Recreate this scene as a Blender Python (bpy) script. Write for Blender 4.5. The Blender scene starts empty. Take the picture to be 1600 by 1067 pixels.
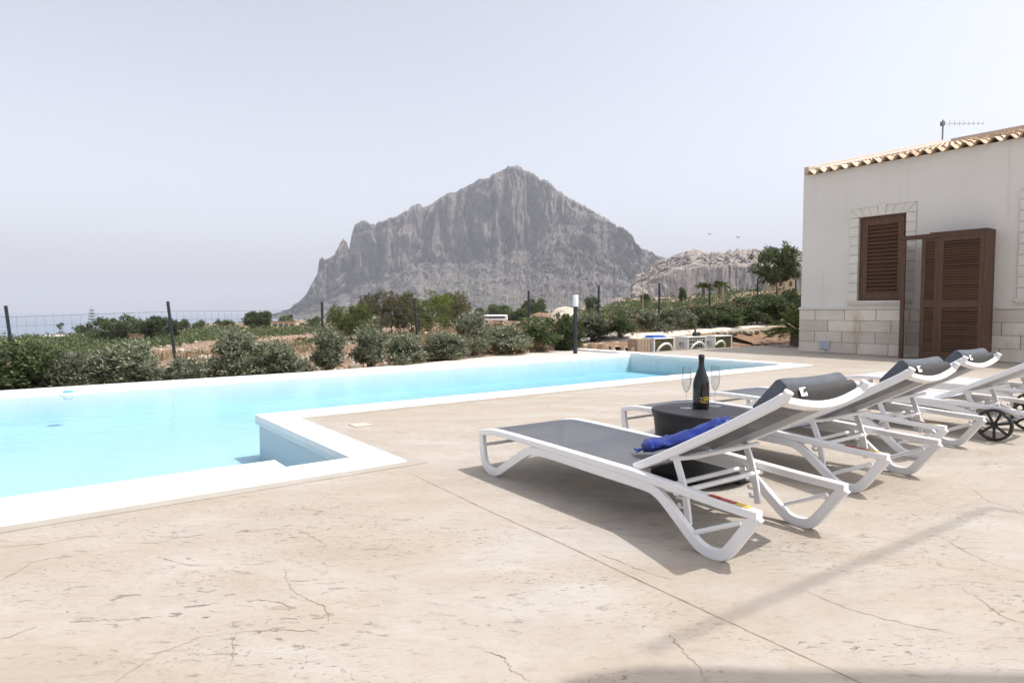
import bpy, bmesh, math, random
import numpy as np
from mathutils import Vector, Matrix
random.seed(7); rng = np.random.default_rng(11)
SC = bpy.context.scene; COL = SC.collection
R = math.radians

# ---------------------------------------------------------------- camera
H = .95; F = 980.0; HOR = 487.0
PITCH = math.atan((533.5 - HOR) / F)
cam = bpy.data.cameras.new('camera'); co = bpy.data.objects.new('camera', cam); COL.objects.link(co)
cam.sensor_width = 36; cam.sensor_fit = 'HORIZONTAL'; cam.lens = F / 1600 * 36
co.location = (0, 0, H); co.rotation_euler = (math.pi / 2 - PITCH, 0, 0)
cam.clip_start = .05; cam.clip_end = 60000
SC.camera = co
# ---------------------------------------------------------------- world and sun
SUN = Vector((.49, -.08, .90)).normalized()
w = bpy.data.worlds.new('World'); SC.world = w; w.use_nodes = True
nt = w.node_tree; bg = nt.nodes['Background']
sky = nt.nodes.new('ShaderNodeTexSky'); sky.sky_type = 'NISHITA'; sky.sun_disc = False
sky.sun_elevation = math.asin(SUN.z); sky.sun_rotation = math.atan2(SUN.x, SUN.y)
sky.altitude = 0; sky.air_density = 1.0; sky.dust_density = 3.2; sky.ozone_density = 1.0
hsv = nt.nodes.new('ShaderNodeHueSaturation'); hsv.inputs['Saturation'].default_value = .38
nt.links.new(sky.outputs[0], hsv.inputs['Color'])
tint = nt.nodes.new('ShaderNodeMixRGB'); tint.blend_type = 'MULTIPLY'; tint.inputs[0].default_value = 1; tint.inputs[2].default_value = (1, .972, .985, 1)
nt.links.new(hsv.outputs[0], tint.inputs[1]); nt.links.new(tint.outputs[0], bg.inputs[0]); bg.inputs[1].default_value = .15
sd = bpy.data.lights.new('sun', 'SUN'); sd.energy = 2.7; sd.angle = R(.53); sd.color = (1, .965, .92)
so = bpy.data.objects.new('sun', sd); COL.objects.link(so); so.rotation_euler = SUN.to_track_quat('Z', 'Y').to_euler()
so.location = (6, -3, 12)
vs = SC.view_settings; vs.view_transform = 'Standard'; vs.look = 'None'; vs.gamma = 1; vs.use_curve_mapping = False
vs.exposure = .74
SC.render.engine = 'CYCLES'; cy = SC.cycles
cy.max_bounces = 7; cy.diffuse_bounces = 4; cy.glossy_bounces = 3; cy.transmission_bounces = 4; cy.transparent_max_bounces = 12
cy.volume_bounces = 0; cy.caustics_reflective = False; cy.caustics_refractive = False
cy.use_denoising = True; cy.use_adaptive_sampling = True; cy.adaptive_threshold = .01
cy.sample_clamp_indirect = 6

# ---------------------------------------------------------------- helpers: places
ua = math.atan2(.602, .798)                       # pool axis u; v is 90 degrees to its left
def P(U, V, z=0.0): return (U * math.cos(ua) - V * math.sin(ua), U * math.sin(ua) + V * math.cos(ua), z)
def UVof(x, y): return (x * math.cos(ua) + y * math.sin(ua), -x * math.sin(ua) + y * math.cos(ua))
def ground_at(px, py, z=0.0):                     # a measured spot on the level z
    dx = (px - 800) / F; dy = (533.5 - py) / F
    d = (dx, math.cos(PITCH) + dy * math.sin(PITCH), -math.sin(PITCH) + dy * math.cos(PITCH))
    t = (z - H) / d[2]; return (d[0] * t, d[1] * t, z)
def along(px, Y, z): return ((px - 800) / F * Y, Y, z)

# ---------------------------------------------------------------- helpers: noise
def _hash(ix, iy, s):
    n = (ix.astype(np.int64) * 374761393 + iy.astype(np.int64) * 668265263 + s * 1442695041) & 0x7fffffff
    n = ((n ^ (n >> 13)) * 1274126177) & 0x7fffffff
    return ((n ^ (n >> 16)) & 0xffff) / 65535.0
def vnoise(x, y, s=0):
    x = np.asarray(x, float); y = np.asarray(y, float)
    ix = np.floor(x); iy = np.floor(y); fx = x - ix; fy = y - iy
    fx = fx * fx * (3 - 2 * fx); fy = fy * fy * (3 - 2 * fy)
    a = _hash(ix, iy, s); b = _hash(ix + 1, iy, s); c = _hash(ix, iy + 1, s); d = _hash(ix + 1, iy + 1, s)
    return (a + (b - a) * fx) * (1 - fy) + (c + (d - c) * fx) * fy
def fbm(x, y, o=5, s=0, g=.5):
    t = 0; a = 1; n = 0
    for k in range(o):
        t = t + a * vnoise(x * 2 ** k, y * 2 ** k, s + k); n += a; a *= g
    return t / n
def ridged(x, y, o=5, s=0, g=.55):
    t = 0; a = 1; n = 0
    for k in range(o):
        t = t + a * (1 - np.abs(2 * vnoise(x * 2 ** k, y * 2 ** k, s + k) - 1)); n += a; a *= g
    return t / n

# ---------------------------------------------------------------- helpers: objects
def tag(o, label=None, cat=None, group=None, kind=None):
    for k, v in (('label', label), ('category', cat), ('group', group), ('kind', kind)):
        if v: o[k] = v
    return o
def link(o, parent=None):
    COL.objects.link(o)
    if parent: o.parent = parent
    return o
def thing(name, label, cat, loc=(0, 0, 0), rz=0.0, group=None):
    o = bpy.data.objects.new(name, None); o.empty_display_size = .1; link(o)
    o.location = loc; o.rotation_euler = (0, 0, rz)
    return tag(o, label, cat, group)
def mesh_np(name, V, Fq, m=None, smooth=False):
    me = bpy.data.meshes.new(name); V = np.asarray(V, np.float32); Fq = np.asarray(Fq, np.int32)
    n, k = Fq.shape
    me.vertices.add(len(V)); me.vertices.foreach_set('co', V.ravel())
    me.loops.add(n * k); me.loops.foreach_set('vertex_index', Fq.ravel())
    me.polygons.add(n); me.polygons.foreach_set('loop_start', np.arange(0, n * k, k, dtype=np.int32))
    if smooth: me.polygons.foreach_set('use_smooth', np.ones(n, bool))
    me.update(calc_edges=True); me.validate()
    if m: me.materials.append(m)
    return me
def obj(name, me, parent=None): return link(bpy.data.objects.new(name, me), parent)
def copy_tree(o, parent=None):
    c = o.copy(); link(c); c.parent = parent
    for ch in o.children: copy_tree(ch, c)
    return c

class MB:
    def __init__(s): s.v = []; s.f = []; s.mi = []; s.m = 0
    def add(s, vs, fs):
        b = len(s.v); s.v += [tuple(p) for p in vs]; s.f += [tuple(i + b for i in f) for f in fs]; s.mi += [s.m] * len(fs); return s
    def box(s, lo, hi):
        x0, y0, z0 = lo; x1, y1, z1 = hi
        return s.add([(x0, y0, z0), (x1, y0, z0), (x1, y1, z0), (x0, y1, z0), (x0, y0, z1), (x1, y0, z1), (x1, y1, z1), (x0, y1, z1)],
                     [(0, 3, 2, 1), (4, 5, 6, 7), (0, 1, 5, 4), (1, 2, 6, 5), (2, 3, 7, 6), (3, 0, 4, 7)])
    def cbox(s, lo, hi, c=.004):                  # box with chamfered edges
        bm = bmesh.new(); bmesh.ops.create_cube(bm, size=1)
        for v in bm.verts: v.co = Vector([lo[i] + (v.co[i] + .5) * (hi[i] - lo[i]) for i in range(3)])
        bmesh.ops.bevel(bm, geom=bm.edges[:], offset=c, segments=1, affect='EDGES', profile=.5)
        bm.verts.index_update(); s.add([v.co for v in bm.verts], [[v.index for v in f.verts] for f in bm.faces]); bm.free(); return s
    def prism(s, poly, z0, z1):                   # poly counter-clockwise in xy
        n = len(poly); vs = [(x, y, z0) for x, y in poly] + [(x, y, z1) for x, y in poly]
        return s.add(vs, [tuple(range(n - 1, -1, -1)), tuple(range(n, 2 * n))] + [(i, (i + 1) % n, n + (i + 1) % n, n + i) for i in range(n)])
    def sweep(s, pts, prof, up=(0, 0, 1), cap=True, closed=False, scale=None):
        pts = [Vector(p) for p in pts]; n = len(pts); k = len(prof); b = []; up = Vector(up)
        for i, p in enumerate(pts):
            if closed: t = pts[(i + 1) % n] - pts[i - 1]; cosf = 1
            else:
                a = pts[max(i - 1, 0)]; c = pts[min(i + 1, n - 1)]
                d1 = (p - a).normalized() if i else (c - p).normalized(); d2 = (c - p).normalized() if i < n - 1 else d1
                t = d1 + d2; cosf = max(.5, t.length / 2)
            t = t.normalized()
            x = t.cross(up)
            if x.length < 1e-4: x = t.cross(Vector((1, 0, 0)))
            x.normalize(); y = x.cross(t).normalized(); sc = scale[i] if scale else 1
            b += [p + x * q[0] * sc + y * q[1] * sc / cosf for q in prof]
        fs = [(i * k + j, i * k + (j + 1) % k, ((i + 1) % n) * k + (j + 1) % k, ((i + 1) % n) * k + j) for i in range(n if closed else n - 1) for j in range(k)]
        if cap and not closed: fs += [tuple(range(k - 1, -1, -1)), tuple((n - 1) * k + j for j in range(k))]
        return s.add(b, fs)
    def tube(s, pts, r, k=8, **kw): return s.sweep(pts, [(r * math.cos(a * 2 * math.pi / k), r * math.sin(a * 2 * math.pi / k)) for a in range(k)], **kw)
    def lathe(s, prof, k=24, c=(0, 0, 0), sx=1, sy=1):
        n = len(prof); vs = [(c[0] + r * sx * math.cos(j * 2 * math.pi / k), c[1] + r * sy * math.sin(j * 2 * math.pi / k), c[2] + z) for r, z in prof for j in range(k)]
        fs = [(i * k + j, i * k + (j + 1) % k, (i + 1) * k + (j + 1) % k, (i + 1) * k + j) for i in range(n - 1) for j in range(k)]
        if prof[0][0] > 1e-5: fs.append(tuple(range(k - 1, -1, -1)))
        if prof[-1][0] > 1e-5: fs.append(tuple((n - 1) * k + j for j in range(k)))
        return s.add(vs, fs)
    def build(s, name, mats, parent=None, smooth=False, bevel=0):
        me = bpy.data.meshes.new(name); me.from_pydata(s.v, [], s.f)
        for m in (mats if isinstance(mats, (list, tuple)) else [mats]): me.materials.append(m)
        if any(s.mi): me.polygons.foreach_set('material_index', s.mi)
        bm = bmesh.new(); bm.from_mesh(me); bmesh.ops.recalc_face_normals(bm, faces=bm.faces)
        if bevel: bmesh.ops.bevel(bm, geom=[e for e in bm.edges if len(e.link_faces) == 2 and e.calc_face_angle(0) > .6], offset=bevel, segments=2, affect='EDGES', profile=.6, clamp_overlap=True)
        bm.to_mesh(me); bm.free()
        if smooth:
            me.polygons.foreach_set('use_smooth', [True] * len(me.polygons))
            me.set_sharp_from_angle(angle=R(smooth if smooth is not True else 40))
        me.update(); return obj(name, me, parent)
def rect(wd, ht, c=.25):                          # profile with cut corners
    a, b = wd / 2, ht / 2; q = min(a, b) * c
    return [(a - q, -b), (a, -b + q), (a, b - q), (a - q, b), (-a + q, b), (-a, b - q), (-a, -b + q), (-a + q, -b)]
def curve(pts, n=6):                              # Catmull-Rom through the points
    p = [Vector(q) for q in pts]; p = [p[0] * 2 - p[1]] + p + [p[-1] * 2 - p[-2]]; out = []
    for i in range(1, len(p) - 2):
        for j in range(n):
            t = j / n; a, b, c, d = p[i - 1:i + 3]
            out.append(.5 * ((2 * b) + (c - a) * t + (2 * a - 5 * b + 4 * c - d) * t * t + (3 * b - a - 3 * c + d) * t ** 3))
    return out + [p[-2]]

# ---------------------------------------------------------------- helpers: materials
class Mat:
    def __init__(s, name, col=(.5, .5, .5), rough=.6, metal=0, spec=.5):
        s.m = bpy.data.materials.new(name); s.m.use_nodes = True; s.t = s.m.node_tree
        s.b = s.t.nodes['Principled BSDF']; s.col = s.b.inputs['Base Color']
        s.col.default_value = (*col, 1); s.b.inputs['Roughness'].default_value = rough; s.b.inputs['Metallic'].default_value = metal
        s.b.inputs['Specular IOR Level'].default_value = spec
    def n(s, t, **kw):
        nd = s.t.nodes.new('ShaderNode' + t)
        for k, v in kw.items():
            if k in nd.inputs.keys(): nd.inputs[k].default_value = v
            else: setattr(nd, k, v)
        return nd
    def l(s, a, b): s.t.links.new(a, b)
    def coord(s, scale=(1, 1, 1), which='Object', rot=(0, 0, 0)):
        c = s.n('TexCoord'); mp = s.n('Mapping'); mp.inputs['Scale'].default_value = scale; mp.inputs['Rotation'].default_value = rot
        s.l(c.outputs[which], mp.inputs[0]); return mp.outputs[0]
    def noise(s, vec, scale, detail=4, rough=.55, dist=0):
        nd = s.n('TexNoise', Scale=scale, Detail=detail, Roughness=rough, Distortion=dist); s.l(vec, nd.inputs['Vector']); return nd.outputs['Fac']
    def vor(s, vec, scale, feature='F1', rnd=1.0):
        nd = s.n('TexVoronoi', Scale=scale, feature=feature, Randomness=rnd); s.l(vec, nd.inputs['Vector']); return nd
    def ramp(s, fac, stops):
        r = s.n('ValToRGB'); e = r.color_ramp.elements
        while len(e) < len(stops): e.new(.5)
        for q, (p, c) in zip(e, stops): q.position = p; q.color = (*(c if isinstance(c, (tuple, list)) else (c, c, c)), 1)
        s.l(fac, r.inputs[0]); return r.outputs[0]
    def mix(s, fac, a, b, mode='MIX'):
        m = s.n('MixRGB', blend_type=mode)
        for i, q in ((0, fac), (1, a), (2, b)):
            if hasattr(q, 'is_linked') or hasattr(q, 'links'): s.l(q, m.inputs[i])
            elif i == 0: m.inputs[0].default_value = q
            else: m.inputs[i].default_value = (*q, 1) if len(q) == 3 else q
        return m.outputs[0]
    def math(s, op, a, b=0.0):
        m = s.n('Math', operation=op)
        for i, q in ((0, a), (1, b)):
            if isinstance(q, (int, float)): m.inputs[i].default_value = q
            else: s.l(q, m.inputs[i])
        return m.outputs[0]
    def bump(s, h, dist=.005, strength=1.0):
        b = s.n('Bump', Strength=strength, Distance=dist); s.l(h, b.inputs['Height']); s.l(b.outputs[0], s.b.inputs['Normal'])
    def setcol(s, c): s.l(c, s.col); return s

def plain(name, col, rough=.6, var=.06, scale=6, metal=0, spec=.5, bump=0, bscale=60):
    m = Mat(name, col, rough, metal, spec); v = m.coord()
    n = m.noise(v, scale, 5)
    lo = tuple(c * (1 - var) for c in col); hi = tuple(min(1, c * (1 + var)) for c in col)
    m.setcol(m.ramp(n, [(.3, lo), (.7, hi)]))
    if bump: m.bump(m.noise(v, bscale, 3), bump)
    return m.m

# terrace: stamped, acid-stained concrete
m = Mat('stamped_concrete', rough=.8, spec=.3); v = m.coord()
va = m.coord((.55, 1.25, 1), rot=(0, 0, .25))
n1 = m.noise(va, .55, 6, .6, .8); n2 = m.noise(va, 3.2, 6, .65, .4); n3 = m.noise(va, 24, 5, .7); n4 = m.noise(va, 1.3, 5, .6, 1.2)
c = m.ramp(n1, [(.3, (.362, .315, .260)), (.5, (.395, .360, .312)), (.7, (.412, .388, .350))])
c = m.mix(m.ramp(n4, [(.40, .6), (.60, 0.)]), c, (.355, .298, .230))
c = m.mix(m.ramp(n2, [(.36, .45), (.58, 0.)]), c, (.315, .262, .208))
c = m.mix(m.ramp(n2, [(.58, 0.), (.74, .6)]), c, (.425, .40, .362))
c = m.mix(m.ramp(n3, [(.30, .40), (.46, 0.)]), c, (.255, .208, .162))
pm = 0                                             # fine broken pitting in drifts, drawn out along the trowel strokes
for (sc_, rot_, det, t0, t1) in (((12, 30, 1), .35, 5, .60, .69), ((34, 70, 1), .1, 4, .61, .70)):
    q_ = m.ramp(m.noise(m.coord(sc_, rot=(0, 0, rot_)), 1.0, det, .62, .7), [(t0, 0.), (t1, 1.)])
    pk = m.ramp(m.noise(va, 1.15 if pm == 0 else 2.1, 4, .6), [(.46, 0.), (.64, 1.)]); q_ = m.math('MULTIPLY', q_, pk); pm = q_ if pm == 0 else m.math('MAXIMUM', pm, q_)
c = m.mix(m.math('MULTIPLY', pm, .60), c, (.19, .15, .115))
m.setcol(c)
hh = m.math('ADD', m.math('MULTIPLY', n2, .5), m.math('MULTIPLY', n3, .30)); hh = m.math('ADD', m.math('SUBTRACT', hh, m.math('MULTIPLY', pm, .35)), m.math('MULTIPLY', n4, 1.1))
m.bump(hh, .022, .85); CONC = m.m
m = Mat('trowelled_border', rough=.8, spec=.3); v = m.coord()
m.setcol(m.ramp(m.noise(v, 3.5, 6, .65), [(.3, (.325, .288, .24)), (.7, (.39, .358, .315))])); m.bump(m.noise(v, 30, 4), .004); BORDER = m.m
m = Mat('crack_dark', (.19, .125, .08), .95); v = m.coord(); m.setcol(m.ramp(m.noise(v, 14, 4), [(.35, (.17, .125, .09)), (.65, (.38, .30, .235))])); CRACK = m.m
m = Mat('white_coping', rough=.55, spec=.35); v = m.coord()
m.setcol(m.ramp(m.noise(v, 1.8, 6, .6), [(.3, (.76, .755, .73)), (.7, (.83, .83, .81))])); m.bump(m.noise(v, 40, 3), .001); COPING = m.m
POOLMAT = plain('pool_plaster', (.60, .615, .635), .6, .03, 1.5)
# pool water: clear surface over an absorbing body
m = Mat('pool_water'); t = m.t; t.nodes.remove(m.b); out = t.nodes['Material Output']
v = m.coord(); bmp = m.n('Bump', Strength=.28, Distance=.03)
wn = m.math('ADD', m.noise(m.coord((1, 1.6, 1)), 3.2, 3, .5, .6), m.math('MULTIPLY', m.noise(v, 11, 2), .25)); m.l(wn, bmp.inputs['Height'])
fr = m.n('Fresnel', IOR=1.33); m.l(bmp.outputs[0], fr.inputs['Normal'])
tr = m.n('BsdfTransparent', Color=(.93, .985, .995, 1)); gl = m.n('BsdfGlossy', Roughness=.02); m.l(bmp.outputs[0], gl.inputs['Normal'])
mx = m.n('MixShader'); m.l(m.math('MULTIPLY', fr.outputs[0], .4), mx.inputs[0]); m.l(tr.outputs[0], mx.inputs[1]); m.l(gl.outputs[0], mx.inputs[2]); m.l(mx.outputs[0], out.inputs['Surface'])
va_ = m.n('VolumeAbsorption', Color=(.20, .80, .985, 1), Density=.28); m.l(va_.outputs[0], out.inputs['Volume']); WATER = m.m
# sea
m = Mat('sea_water', (.02, .075, .13), .12, 0, .5); v = m.coord((1, 1, 1))
m.setcol(m.ramp(m.noise(v, .004, 4), [(.3, (.02, .085, .17)), (.7, (.03, .105, .20))])); m.bump(m.noise(v, .4, 4), .35); SEA = m.m
# open ground: straw, red soil, limestone
m = Mat('dry_ground', rough=.95, spec=.2); v = m.coord()
a1 = m.noise(v, .045, 5, .6, .5); a2 = m.noise(v, .5, 6, .65); a3 = m.noise(v, 5, 6, .7)
c = m.ramp(a1, [(.3, (.25, .185, .11)), (.48, (.24, .145, .095)), (.6, (.29, .225, .145)), (.75, (.12, .12, .065))])
c = m.mix(m.ramp(a2, [(.45, 0.), (.62, .7)]), c, (.33, .27, .19))
c = m.mix(m.ramp(a3, [(.3, .5), (.5, 0.)]), c, (.20, .13, .075))
st = m.vor(v, 4.0); sm = m.math('LESS_THAN', st.outputs['Distance'], .26)
smk = m.math('MULTIPLY', sm, m.ramp(m.noise(v, .35, 3), [(.44, 0.), (.6, 1.)]))
c = m.mix(smk, c, (.58, .53, .45)); m.setcol(c); m.bump(m.math('ADD', a3, m.math('MULTIPLY', smk, .5)), .06); GROUND = m.m
GRAVEL = plain('pale_gravel', (.56, .51, .445), .9, .18, 9, bump=.02, bscale=30)
# rock of the mountain
def rockmat(name, rockA, rockB, rockC, scrubA, scrubB, s, thr, streaks=False):
    m = Mat(name, rough=.95, spec=.1); v = m.coord(); g = m.n('NewGeometry'); sx = m.n('SeparateXYZ'); m.l(g.outputs['Normal'], sx.inputs[0])
    vv = m.coord((1, 1, .65)); n1 = m.noise(vv, s, 8, .68, .3); n2 = m.noise(v, s * 6, 6, .7); n3 = m.noise(v, s * 22, 4, .7)
    rock = m.mix(.5, m.ramp(n1, [(.3, rockA), (.5, rockB), (.68, rockC)]), m.ramp(n2, [(.35, rockA), (.6, rockC)]))
    scrub = m.mix(m.ramp(n3, [(.42, 0.), (.6, 1.)]), m.ramp(n2, [(.35, scrubA), (.65, scrubB)]), rockB)
    k = m.math('ADD', sx.outputs[2], m.math('MULTIPLY', m.math('SUBTRACT', n2, .5), .55))
    c = m.mix(m.ramp(k, [(thr[0], 0.), (thr[1], 1.)]), rock, scrub)
    if streaks:                                    # pale scree runs coming down the slopes at a slant
        vs_ = m.coord((.9, .0, 7.0), rot=(0, R(-36), 0)); sn = m.noise(vs_, .0022, 6, .7, .4)
        c = m.mix(m.ramp(sn, [(.53, 0.), (.64, .7)]), c, rockC)
    c = m.mix(m.ramp(n3, [(.30, .5), (.46, 0.)]), c, tuple(q * .6 for q in rockA))
    m.setcol(c); m.bump(m.math('ADD', n2, m.math('MULTIPLY', n3, .5)), 5.0, .7); return m.m
MOUNT = rockmat('mountain_rock', (.056, .050, .050), (.128, .112, .106), (.245, .215, .195), (.070, .078, .038), (.128, .130, .076), .006, (.62, .84), True)
QUARRY = rockmat('quarry_rock', (.11, .095, .095), (.19, .165, .155), (.33, .29, .26), (.36, .31, .24), (.60, .52, .44), .02, (.50, .72))
def leafmat(name, cols, trans=.25):
    m = Mat(name, rough=.55, spec=.35); g = m.n('NewGeometry'); n = len(cols)
    c = m.ramp(g.outputs['Random Per Island'], [(i / max(1, n - 1), q) for i, q in enumerate(cols)])
    oi = m.n('ObjectInfo'); h = m.n('HueSaturation'); m.l(c, h.inputs['Color'])
    m.l(m.math('ADD', m.math('MULTIPLY', oi.outputs['Random'], .5), .78), h.inputs['Value']); c = h.outputs[0]
    m.setcol(c); tl = m.n('BsdfTranslucent'); m.l(c, tl.inputs[0]); mx = m.n('MixShader'); mx.inputs[0].default_value = trans
    m.l(m.b.outputs[0], mx.inputs[1]); m.l(tl.outputs[0], mx.inputs[2]); m.l(mx.outputs[0], m.t.nodes['Material Output'].inputs['Surface']); return m.m
LEAF_GREY = leafmat('grey_green_leaf', [(.07, .085, .040), (.135, .15, .08), (.22, .235, .15), (.32, .33, .255)])
LEAF_DARK = leafmat('dark_green_leaf', [(.05, .075, .025), (.09, .12, .045), (.145, .175, .075)])
LEAF_PINE = leafmat('bright_pine_leaf', [(.06, .10, .015), (.12, .165, .028), (.19, .23, .05)])
LEAF_OLIVE = leafmat('olive_brown_leaf', [(.085, .085, .035), (.14, .13, .06), (.19, .165, .09)])
LEAF_STRAW = leafmat('straw_leaf', [(.24, .17, .09), (.33, .245, .14), (.40, .31, .19)])
LEAF_PALM = leafmat('palm_leaf', [(.06, .10, .015), (.13, .17, .03), (.22, .25, .06)])
m = Mat('brown_slat_wood', rough=.5, spec=.4); oi = m.n('ObjectInfo'); c = m.ramp(m.noise(m.coord((12, 1.2, 12)), 4, 5, .6, .6), [(.3, (.064, .029, .015)), (.7, (.125, .061, .033))])
h = m.n('HueSaturation'); m.l(c, h.inputs['Color']); m.l(m.math('ADD', m.math('MULTIPLY', oi.outputs['Random'], .4), .8), h.inputs['Value']); m.setcol(h.outputs[0]); WOODS = m.m
BARK = plain('bark', (.16, .12, .085), .9, .2, 8)
WHITE = plain('white_powder_coat', (.80, .80, .80), .35, .015, 3, spec=.5)
m = Mat('dark_sling_mesh', rough=.55, spec=.4); v = m.coord()
wv = m.math('ADD', m.noise(m.coord((1, 60, 60)), 7, 2), m.noise(m.coord((60, 1, 60)), 7, 2))
m.setcol(m.ramp(wv, [(.35, (.075, .079, .090)), (.65, (.114, .120, .136))])); m.bump(wv, .0008)
tr = m.n('BsdfTransparent'); mx = m.n('MixShader'); mx.inputs[0].default_value = .22   # open weave lets some light through
m.l(m.b.outputs[0], mx.inputs[1]); m.l(tr.outputs[0], mx.inputs[2]); m.l(mx.outputs[0], m.t.nodes['Material Output'].inputs['Surface']); SLING = m.m
SLING_PALE = plain('pale_sling_mesh', (.44, .445, .465), .6, .05, 12)
m = Mat('grey_pillow_fabric', rough=.75, spec=.3); v = m.coord()
m.setcol(m.ramp(m.noise(v, 9, 5), [(.3, (.085, .095, .11)), (.7, (.115, .125, .145))])); m.bump(m.noise(v, 300, 2), .0008); PILLOW = m.m
STRAP = plain('dark_strap_fabric', (.035, .034, .032), .7, .12, 20)
RESIN = plain('anthracite_resin', (.020, .020, .023), .55, .06, 8, spec=.35, bump=.0006, bscale=350)
BLACKGLASS = plain('black_bottle_glass', (.006, .007, .006), .13, .1, 6, spec=.6)
BLACK = plain('black_plastic', (.018, .018, .018), .5, .15, 8)
GOLD = plain('gold_print', (.75, .52, .06), .45, .05, 40)
m = Mat('thin_clear_glass'); t = m.t; t.nodes.remove(m.b); lw = m.n('LayerWeight', Blend=.5); fr = m.n('MapRange'); m.l(m.math('POWER', lw.outputs['Facing'], 2.2), fr.inputs[0]); fr.inputs[3].default_value = .04; fr.inputs[4].default_value = .85; tr = m.n('BsdfTransparent', Color=(.93, .945, .95, 1)); gl = m.n('BsdfGlossy', Roughness=.02)
mx = m.n('MixShader'); m.l(fr.outputs[0], mx.inputs[0]); m.l(tr.outputs[0], mx.inputs[1]); m.l(gl.outputs[0], mx.inputs[2]); m.l(mx.outputs[0], t.nodes['Material Output'].inputs['Surface']); GLASS = m.m
m = Mat('blue_satin', rough=.38, spec=.55); v = m.coord(); m.setcol(m.ramp(m.noise(v, 12, 4), [(.3, (.003, .012, .12)), (.7, (.005, .028, .24))])); m.bump(m.noise(m.coord((1, 1, 1)), 11, 2, .4, .8), .012); BLUE = m.m
RED = plain('red_sticker', (.42, .03, .03), .5, .12, 60); YEL = plain('yellow_sticker', (.72, .52, .03), .5, .08, 60); PRINT = plain('sticker_print', (.62, .45, .38), .5, .1, 60)
# house
m = Mat('cream_plaster', rough=.9, spec=.2); v = m.coord()
c = m.ramp(m.noise(v, .9, 6, .6), [(.3, (.68, .645, .595)), (.7, (.735, .705, .66))]); c = m.mix(m.ramp(m.noise(m.coord((5, 5, .35)), 1.3, 5, .65), [(.56, 0.), (.8, .35)]), c, (.46, .43, .39)); m.setcol(c); m.bump(m.noise(v, 45, 4), .002); PLASTER = m.m
m = Mat('limestone_block', rough=.85, spec=.25); v = m.coord(); oi = m.n('ObjectInfo')
c = m.ramp(m.noise(v, 2.2, 6, .65), [(.3, (.64, .575, .49)), (.7, (.75, .69, .605))])
h = m.n('HueSaturation'); m.l(c, h.inputs['Color']); m.l(m.math('ADD', m.math('MULTIPLY', oi.outputs['Random'], .24), .86), h.inputs['Value'])
c = m.mix(m.ramp(m.noise(m.coord((1, 1, .35)), 2.6, 4, .6), [(.56, 0.), (.76, .6)]), h.outputs[0], (.42, .28, .12))
c = m.mix(m.ramp(m.noise(v, 17, 3, .6), [(.24, .6), (.31, 0.)]), c, (.22, .13, .07))
m.setcol(c); m.bump(m.noise(v, 35, 4), .003); STONE = m.m
TRIM = plain('trim_stone', (.69, .645, .58), .85, .06, 4, bump=.002)
MORTAR = plain('joint_mortar', (.33, .29, .24), .95, .15, 12)
m = Mat('terracotta_tile', rough=.85, spec=.25); v = m.coord(); oi = m.n('ObjectInfo')
c = m.ramp(oi.outputs['Random'], [(0., (.50, .37, .255)), (.35, (.58, .46, .34)), (.7, (.62, .52, .40)), (1., (.42, .29, .195))])
c = m.mix(m.ramp(m.noise(v, 7, 5), [(.4, .5), (.6, 0.)]), c, (.44, .28, .17)); m.setcol(c); m.bump(m.noise(v, 40, 3), .003); TILE = m.m
TILE_UNDER = plain('roof_underlay', (.20, .12, .07), .9, .15, 5)
PARAPET = plain('cream_render', (.50, .43, .355), .9, .06, 2, bump=.002)
m = Mat('brown_stained_wood', rough=.5, spec=.4); v = m.coord((1, 1, 1)); oi = m.n('ObjectInfo')
c = m.ramp(m.noise(m.coord((12, 12, 1.2)), 4, 5, .6, .6), [(.3, (.064, .029, .015)), (.7, (.125, .061, .033))])
h = m.n('HueSaturation'); m.l(c, h.inputs['Color']); m.l(m.math('ADD', m.math('MULTIPLY', oi.outputs['Random'], .4), .8), h.inputs['Value']); m.setcol(h.outputs[0]); WOOD = m.m
WOOD_PALE = plain('worn_wood_edge', (.36, .21, .08), .6, .2, 15)
GREYBOX = plain('grey_plastic', (.42, .45, .50), .5, .03, 5)
METAL = plain('galvanised_metal', (.20, .205, .215), .5, .08, 10, metal=.3)
POST = plain('dark_post_paint', (.022, .026, .035), .5, .12, 4)
WIRE = plain('green_wire', (.05, .06, .055), .5, .1, 5)
ACWHITE = plain('ac_white_casing', (.70, .69, .66), .45, .03, 3)
ACGREEN = plain('olive_ac_fins', (.115, .11, .045), .6, .12, 12)
HOSE = plain('white_hose', (.78, .77, .74), .5, .03, 6)
TARP = plain('blue_plastic', (.02, .13, .50), .4, .08, 10)
RUST = plain('weathered_board', (.36, .27, .19), .85, .15, 9)
LAMPW = plain('opal_diffuser', (.80, .80, .82), .35, .02, 4)
ROCKW = plain('limestone_rubble', (.46, .40, .32), .9, .2, 3, bump=.03, bscale=12)
SOIL = plain('red_brown_soil', (.22, .135, .08), .95, .2, 2, bump=.04, bscale=9)
HOUSEW = plain('far_house_wall', (.66, .62, .55), .9, .05, 1); HOUSEB = plain('far_house_beige', (.52, .40, .28), .9, .05, 1); FARDARK = plain('far_window', (.05, .05, .06), .4, .1, 1)
HEAP = plain('pale_rubble_heap', (.58, .50, .40), .95, .2, .8, bump=.2, bscale=2)
# ================================================================ THE SETTING
def vfar(U): return 9.33 + .034 * U               # waterline of the long far side
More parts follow.
